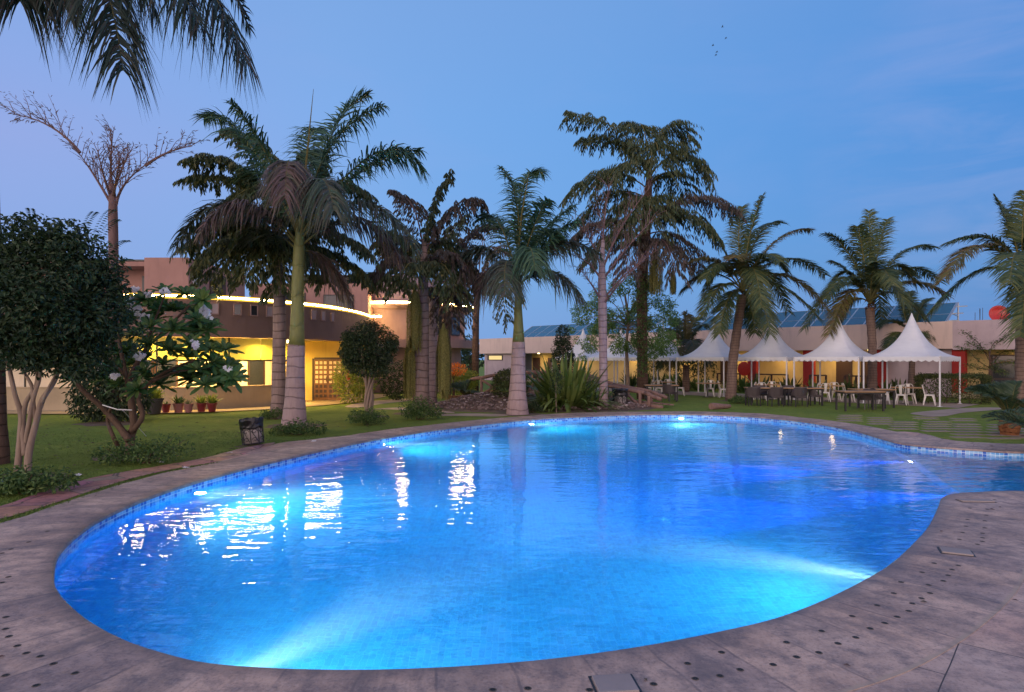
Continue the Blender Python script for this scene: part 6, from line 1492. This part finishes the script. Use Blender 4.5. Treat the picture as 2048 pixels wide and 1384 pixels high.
def stone_shape(mb, p, s, mi=0):
    a = R.uniform(0, 6); vs = []; n = 6; sx_, sy_, sz_ = s * R.uniform(.8, 1.4), s * R.uniform(.7, 1.1), s * R.uniform(.5, .8)
    for z, r in ((-.6, .6), (.1, 1.0), (.62, .62)):
        for k in range(n):
            q = a + 2 * PI * k / n + R.uniform(-.25, .25); vs.append(p + V((math.cos(q) * sx_ * r * R.uniform(.85, 1.1), math.sin(q) * sy_ * r * R.uniform(.85, 1.1), z * sz_)))
    fs = [tuple(range(12, 18))]
    for j in range(2):
        for k in range(n): fs.append((j * n + k, j * n + (k + 1) % n, (j + 1) * n + (k + 1) % n, (j + 1) * n + k))
    mb.add(vs, fs, mi)
m, t = mat('pale river pebbles'); g = t.n('ShaderNodeNewGeometry').outputs['Random Per Island']; finish(t, principled(t, t.ramp(g, [(0, (.10, .06, .05)), (.6, (.18, .12, .105)), (.88, (.32, .24, .22)), (1, (.5, .42, .40))]), .8).outputs[0]); MAT['pebble'] = m
mb = MB(); cnt = 0
while cnt < 2600:
    x, y = R.uniform(-3.6, 5.6), R.uniform(24.4, 27.6)
    if bank_h(x, y) < .03 or R.random() < .25: continue
    s = .03 + .05 * R.random() ** 3; stone_shape(mb, V((x, y, bank_h(x, y) + s * .15)), s); cnt += 1
tag(mesh_obj('pebbles', mb, MAT['pebble']), 'pale pebbles scattered over the earth bank below the log bridge', 'pebbles', kind='stuff')
m, t = mat('red brick kerb'); g = t.n('ShaderNodeNewGeometry').outputs['Random Per Island']; finish(t, principled(t, t.ramp(g, [(0, (.20, .085, .035)), (1, (.34, .16, .06))]), .85).outputs[0]); MAT['kerb'] = m
kb = [gp(894, 806), gp(915, 800), gp(940, 795), gp(965, 791), gp(990, 786)]; kb = resample(catmull(kb, False, 6), .21)
bkk = thing('brick_edging', kb[len(kb) // 2], 'row of upright red bricks edging the pebble bank', 'edging'); mb = MB()
for p in kb: mb.box(V((p.x, p.y, bank_h(p.x, p.y) + .1)), (.15, .10, .26), R.uniform(.2, .7))
mesh_obj('bricks', mb, MAT['kerb'], bkk)
# flat pale stepping paths on the lawn
for pts in ([(690, 812), (730, 803), (800, 797), (835, 795), (830, 800), (770, 806), (720, 814)], [(740, 818), (800, 814), (850, 818), (905, 823), (900, 826), (840, 822), (780, 818)], [(860, 830), (930, 826), (1010, 828), (1000, 832), (920, 831)], [(1820, 826), (1870, 820), (1920, 816), (1990, 814), (2000, 818), (1930, 824), (1880, 832)]):
    mb = MB(); lp_ = resample(catmull([gp(*p) for p in pts], True, 4), .3, True); fill([lp_], -.014, mb); structure('stone_path', mb, MAT['path'])
mb = MB(); k = 0
m, t = mat('slatted paver stone'); P = obj_co(t); a = t.noise(P, 6, 5, .7); finish(t, principled(t, t.ramp(a, [(.3, (.19, .14, .10)), (.7, (.30, .235, .17))]), .85, t.bump(a, .4, .02)).outputs[0]); MAT['slat'] = m
PVG = 'stepping slabs set in the grass'
pv0 = None
lanes = [(1933, 16.2, 6, .82, 'in the middle lane before the cycad'), (1873, 17.6, 5, .84, 'in the lane left of the cycad'), (2003, 16.0, 6, .84, 'in the lane hidden partly by the cycad trunk'), (2058, 16.2, 5, .84, 'in the lane at the right edge'), (1808, 18.2, 4, .8, 'in the short lane nearest the pool bend'), (1760, 19.6, 4, .8, 'in the lane before the lone dark table'), (1700, 20.6, 4, .8, 'in the leftmost lane beside the coping'), (1850, 21.3, 2, .9, 'in the far lane below the rightmost tent'), (1925, 20.6, 2, .9, 'in the far lane by the hedge')]
for px, d0, n_, wd_, where in lanes:
    for j in range(n_):
        dd = d0 + j * .66 + R.uniform(-.03, .03); p = V(((px - CX) * dd / F + R.uniform(-.03, .03), dd, -.027))
        lb = 'long thin stone slab ' + where + ((', nearest the eye' if j == 0 else ', farthest from the eye') if j in (0, n_ - 1) else ', mid lane')
        if pv0 is None:
            mb = MB(); mb.box(p + V((0, 0, 0)), (.74, .30, .03)); pv0 = tag(mesh_obj('stepping_slab', mb, MAT['slat'], origin=p, bevel=.008), lb, 'slab', PVG)
        else: dup(pv0, p, R.uniform(-.05, .05), lb)
# cover slabs on the coping
def slab(px, py, w_, h_, rz, label):
    p = gp(px, py); rt = thing('cover_slab', p + V((0, 0, .004)), label, 'cover', 'stone lids on the coping')
    mb = MB(); mb.box(p + V((0, 0, .012)), (w_, h_, .02), rz); mesh_obj('lid', mb, MAT['lid'], rt, bevel=.004)
    mb = MB(); c, s = math.cos(rz), math.sin(rz)
    for dx, dy, a, b in ((w_ / 2 + .012, 0, .012, h_ + .036), (-w_ / 2 - .012, 0, .012, h_ + .036), (0, h_ / 2 + .012, w_ + .012, .012), (0, -h_ / 2 - .012, w_ + .012, .012)): mb.box(p + V((dx * c - dy * s, dx * s + dy * c, .0062)), (a, b, .004), rz)
    mesh_obj('gap_seal', mb, MAT['dark'], rt)
MAT['lid'] = plaster('pale stone lid', (.30, .25, .235), .2, .8)
slab(1912, 1105, .26, .20, -.45, 'pale rectangular stone lid on the right hand coping')
slab(1230, 1372, .24, .2, .1, 'square stone lid at the bottom edge of the coping')
slab(1952, 1003, .42, .12, -.1, 'narrow pale stone lid beside the shallow arm')
# drain holes in the coping: shallow dishes, shade of the depth painted near black
HOLES = [(1380, 1329), (1444, 1308), (1484, 1340), (1551, 1331), (1394, 1361), (1445, 1354), (1573, 1286), (1598, 1316), (1639, 1305), (1680, 1290), (1647, 1263), (1707, 1235), (1713, 1278), (1743, 1260), (1772, 1249), (1756, 1211), (1796, 1234), (1789, 1189), (1818, 1222), (1829, 1209), (1847, 1198), (1806, 1166), (1863, 1187), (1848, 1146), (1861, 1172), (1889, 1164), (1872, 1128), (1900, 1152), (1908, 1141), (1920, 1133), (1958, 1090), (1965, 1083), (1966, 1076), (1922, 1080), (1968, 1068), (1928, 1066), (1970, 1056), (1934, 1053), (1972, 1043), (1938, 1040), (1974, 1031), (1942, 1017), (1976, 1019), (1990, 1000),
         (8, 1237), (13, 1260), (20, 1275), (40, 1292), (76, 1316), (102, 1331), (148, 1350), (17, 1351), (68, 1375), (58, 1306), (990, 1380), (1060, 1377), (1310, 1372), (1180, 1384), (4, 1108), (8, 1166), (15, 1156), (20, 1100), (60, 1085), (98, 1063)]
hs = thing('drain_hole', gp(1573, 1286, .006), 'small round drain hole in the stone coping', 'drain hole', 'drain holes along the coping')
MAT['hole'] = plain('dark drain throat', (.006, .005, .004), .6); MAT['holerim'] = plain('stained drain rim', (.12, .085, .06), .8)
mb = MB(); B = gp(1573, 1286, .0); mb.lathe(B, [(.017, .0063), (.002, .0052)], 16, cap=False); mesh_obj('throat', mb, MAT['hole'], hs)
mb = MB(); mb.lathe(B, [(.024, .0048), (.020, .0068), (.017, .0064)], 16, cap=False); mesh_obj('rim', mb, MAT['holerim'], hs)
for k, (px, py) in enumerate(HOLES):
    if (px, py) == (1573, 1286): continue
    dup(hs, gp(px, py, 0) + V((0, 0, .006)), R.uniform(0, 3))
# fallen frangipani blossoms
for k, (px, py, lb) in enumerate(((371, 938, 'fallen white blossom on the left coping'), (320, 926, 'fallen white blossom by the frangipani shrub'), (461, 907, 'fallen white blossom on the coping left of the bin'), (628, 884, 'fallen white blossom on the coping below the tallest palm'), (152, 953, 'fallen white blossom on the lawn near the ficus'))):
    p = gp(px, py, .01); mb = MB(); 
    for _ in range(3): blossom(mb, p + V((R.uniform(-.04, .04), R.uniform(-.03, .03), .02)), V((R.uniform(-.4, .4), R.uniform(-.4, .4), 1)), .05)
    tag(mesh_obj('fallen_blossom', mb, G['flower'], origin=p), lb, 'flower', 'fallen blossoms')
# real grass along the edges nearest the eye
def tuft(mb, p, h):
    for _ in range(3):
        a = R.uniform(0, 6.3); d = V((math.cos(a) * .5, math.sin(a) * .5, 1)).normalized(); mb.strip(p + V((R.uniform(-.02, .02), R.uniform(-.02, .02), 0)), d, V((-math.sin(a), math.cos(a), 0)), h * R.uniform(.6, 1.3), .007, .35, 2)
mb = MB()
gs = resample(catmull([gp(-60, 1070), gp(0, 1046), gp(122, 1009), gp(228, 973), gp(326, 946), gp(436, 926)], False, 8), .012)
for p in gs:
    for _ in range(2): tuft(mb, p + V((R.gauss(-.06, .05), R.gauss(0, .03), -.012)), .05)
ed = resample(catmull([gp(-40, 1026)] + [gp(*p) for p in rp_px] + [gp(620, 878), gp(700, 870), gp(800, 856), gp(950, 842), gp(1100, 828)], False, 8), .02)
for p in ed: tuft(mb, p + V((R.gauss(-.07, .05), R.gauss(.05, .05), -.022)), .05)
for _ in range(16000):
    y = 8.6 + 9 * R.random() ** 1.3; x = R.uniform(-.84 * y, -.30 * y - .1)
    if x > -6.95 and y < 11 or x > -6.4 and y < 14.3 or (CX + F * x / y) > 640 - (y - 14) * 0: continue
    py = HY + H * F / y
    tuft(mb, V((x, y, -.022)), .035)
e2 = resample([p for p in dk if p.x > .3], .03)
for p in e2: tuft(mb, p + V((R.gauss(0, .05), R.gauss(.08, .06), -.022)), .06)
tag(mesh_obj('grass', mb, G['grass']), 'short lawn grass fringing the paving', 'grass', kind='stuff')
# birds far up
for k, (px, py, lb) in enumerate(((1445, 54, 'topmost tiny bird in the sky'), (1452, 76, 'tiny bird just below the topmost one'), (1426, 91, 'tiny bird left of the others'), (1434, 104, 'tiny gliding bird, upper of the lowest pair'), (1432, 110, 'lowest tiny gliding bird'))):
    p = at(px, py, 90); rt = thing('bird', p, lb, 'bird', 'birds in the sky'); mb = MB(); L_ = .13
    mb.tube([p + V((-.16, 0, 0)), p + V((-.08, 0, .01)), p + V((.08, 0, 0)), p + V((.17, 0, .01))], [.01, .045, .04, .01], 7); mesh_obj('body', mb, MAT['dark'], rt)
    mb = MB(); fl = (.12, -.02, .1, .03, .03)[k]
    for s in (-1, 1): mb.add([p + V((-.06, s * .03, .02)), p + V((.05, s * .03, .02)), p + V((.0, s * .22, .02 + fl)), p + V((-.06, s * .36, fl * .8)), p + V((-.09, s * .2, .01 + fl))], [(0, 1, 2, 3, 4)])
    mesh_obj('wings', mb, MAT['dark'], rt)

# bare soil round the tree feet
for px, py, r in ((588, 850, .95), (556, 834, .7), (737, 832, .7), (842, 826, 1.0), (258, 912, .8), (45, 956, .9), (1035, 827, .9), (1207, 818, .7), (1461, 801, .6), (220, 846, 1.0), (507, 889, .45), (2018, 868, .5)):
    c0 = gp(px, py); mb = MB(); lp_ = [c0 + V((math.cos(a) * r * R.uniform(.7, 1.15), math.sin(a) * r * R.uniform(.6, .95), 0)) for a in [2 * PI * k / 18 for k in range(18)]]
    lp_ = [p + V((0, 0, 0)) for p in lp_ if min((p - q).length_squared for q in OUT[::6]) > .6]
    if len(lp_) > 4: fill([lp_], -.018, mb); structure('soil', mb, MAT['earth'])
# fallen dry leaves
mb = MB()
for _ in range(420):
    y = R.uniform(9, 22); x = R.uniform(-.75, .1) * y
    if min((V((x, y, 0)) - q).length_squared for q in OUT[::10]) < 1.2: continue
    i_ = near_out(V((x, y, 0)))
    if (V((x, y, 0)) - OUT[i_]).dot(NRM[i_]) < 0: continue
    a = R.uniform(0, 6.3); mb.leaf(V((x, y, -.012)), V((math.cos(a), math.sin(a), R.uniform(0, .25))).normalized(), V((0, 0, 1)), R.uniform(.05, .12), .035)
for _ in range(60):
    i = R.randrange(NO); p = OUT[i] + NRM[i] * R.uniform(.1, 1.6); 
    if p.y < 2: continue
    a = R.uniform(0, 6.3); mb.leaf(V((p.x, p.y, .009)), V((math.cos(a), math.sin(a), R.uniform(0, .2))).normalized(), V((0, 0, 1)), R.uniform(.03, .07), .022)
tag(mesh_obj('leaf_litter', mb, G['dry']), 'scattered dry fallen leaves on the lawn and paving', 'leaves', kind='stuff')
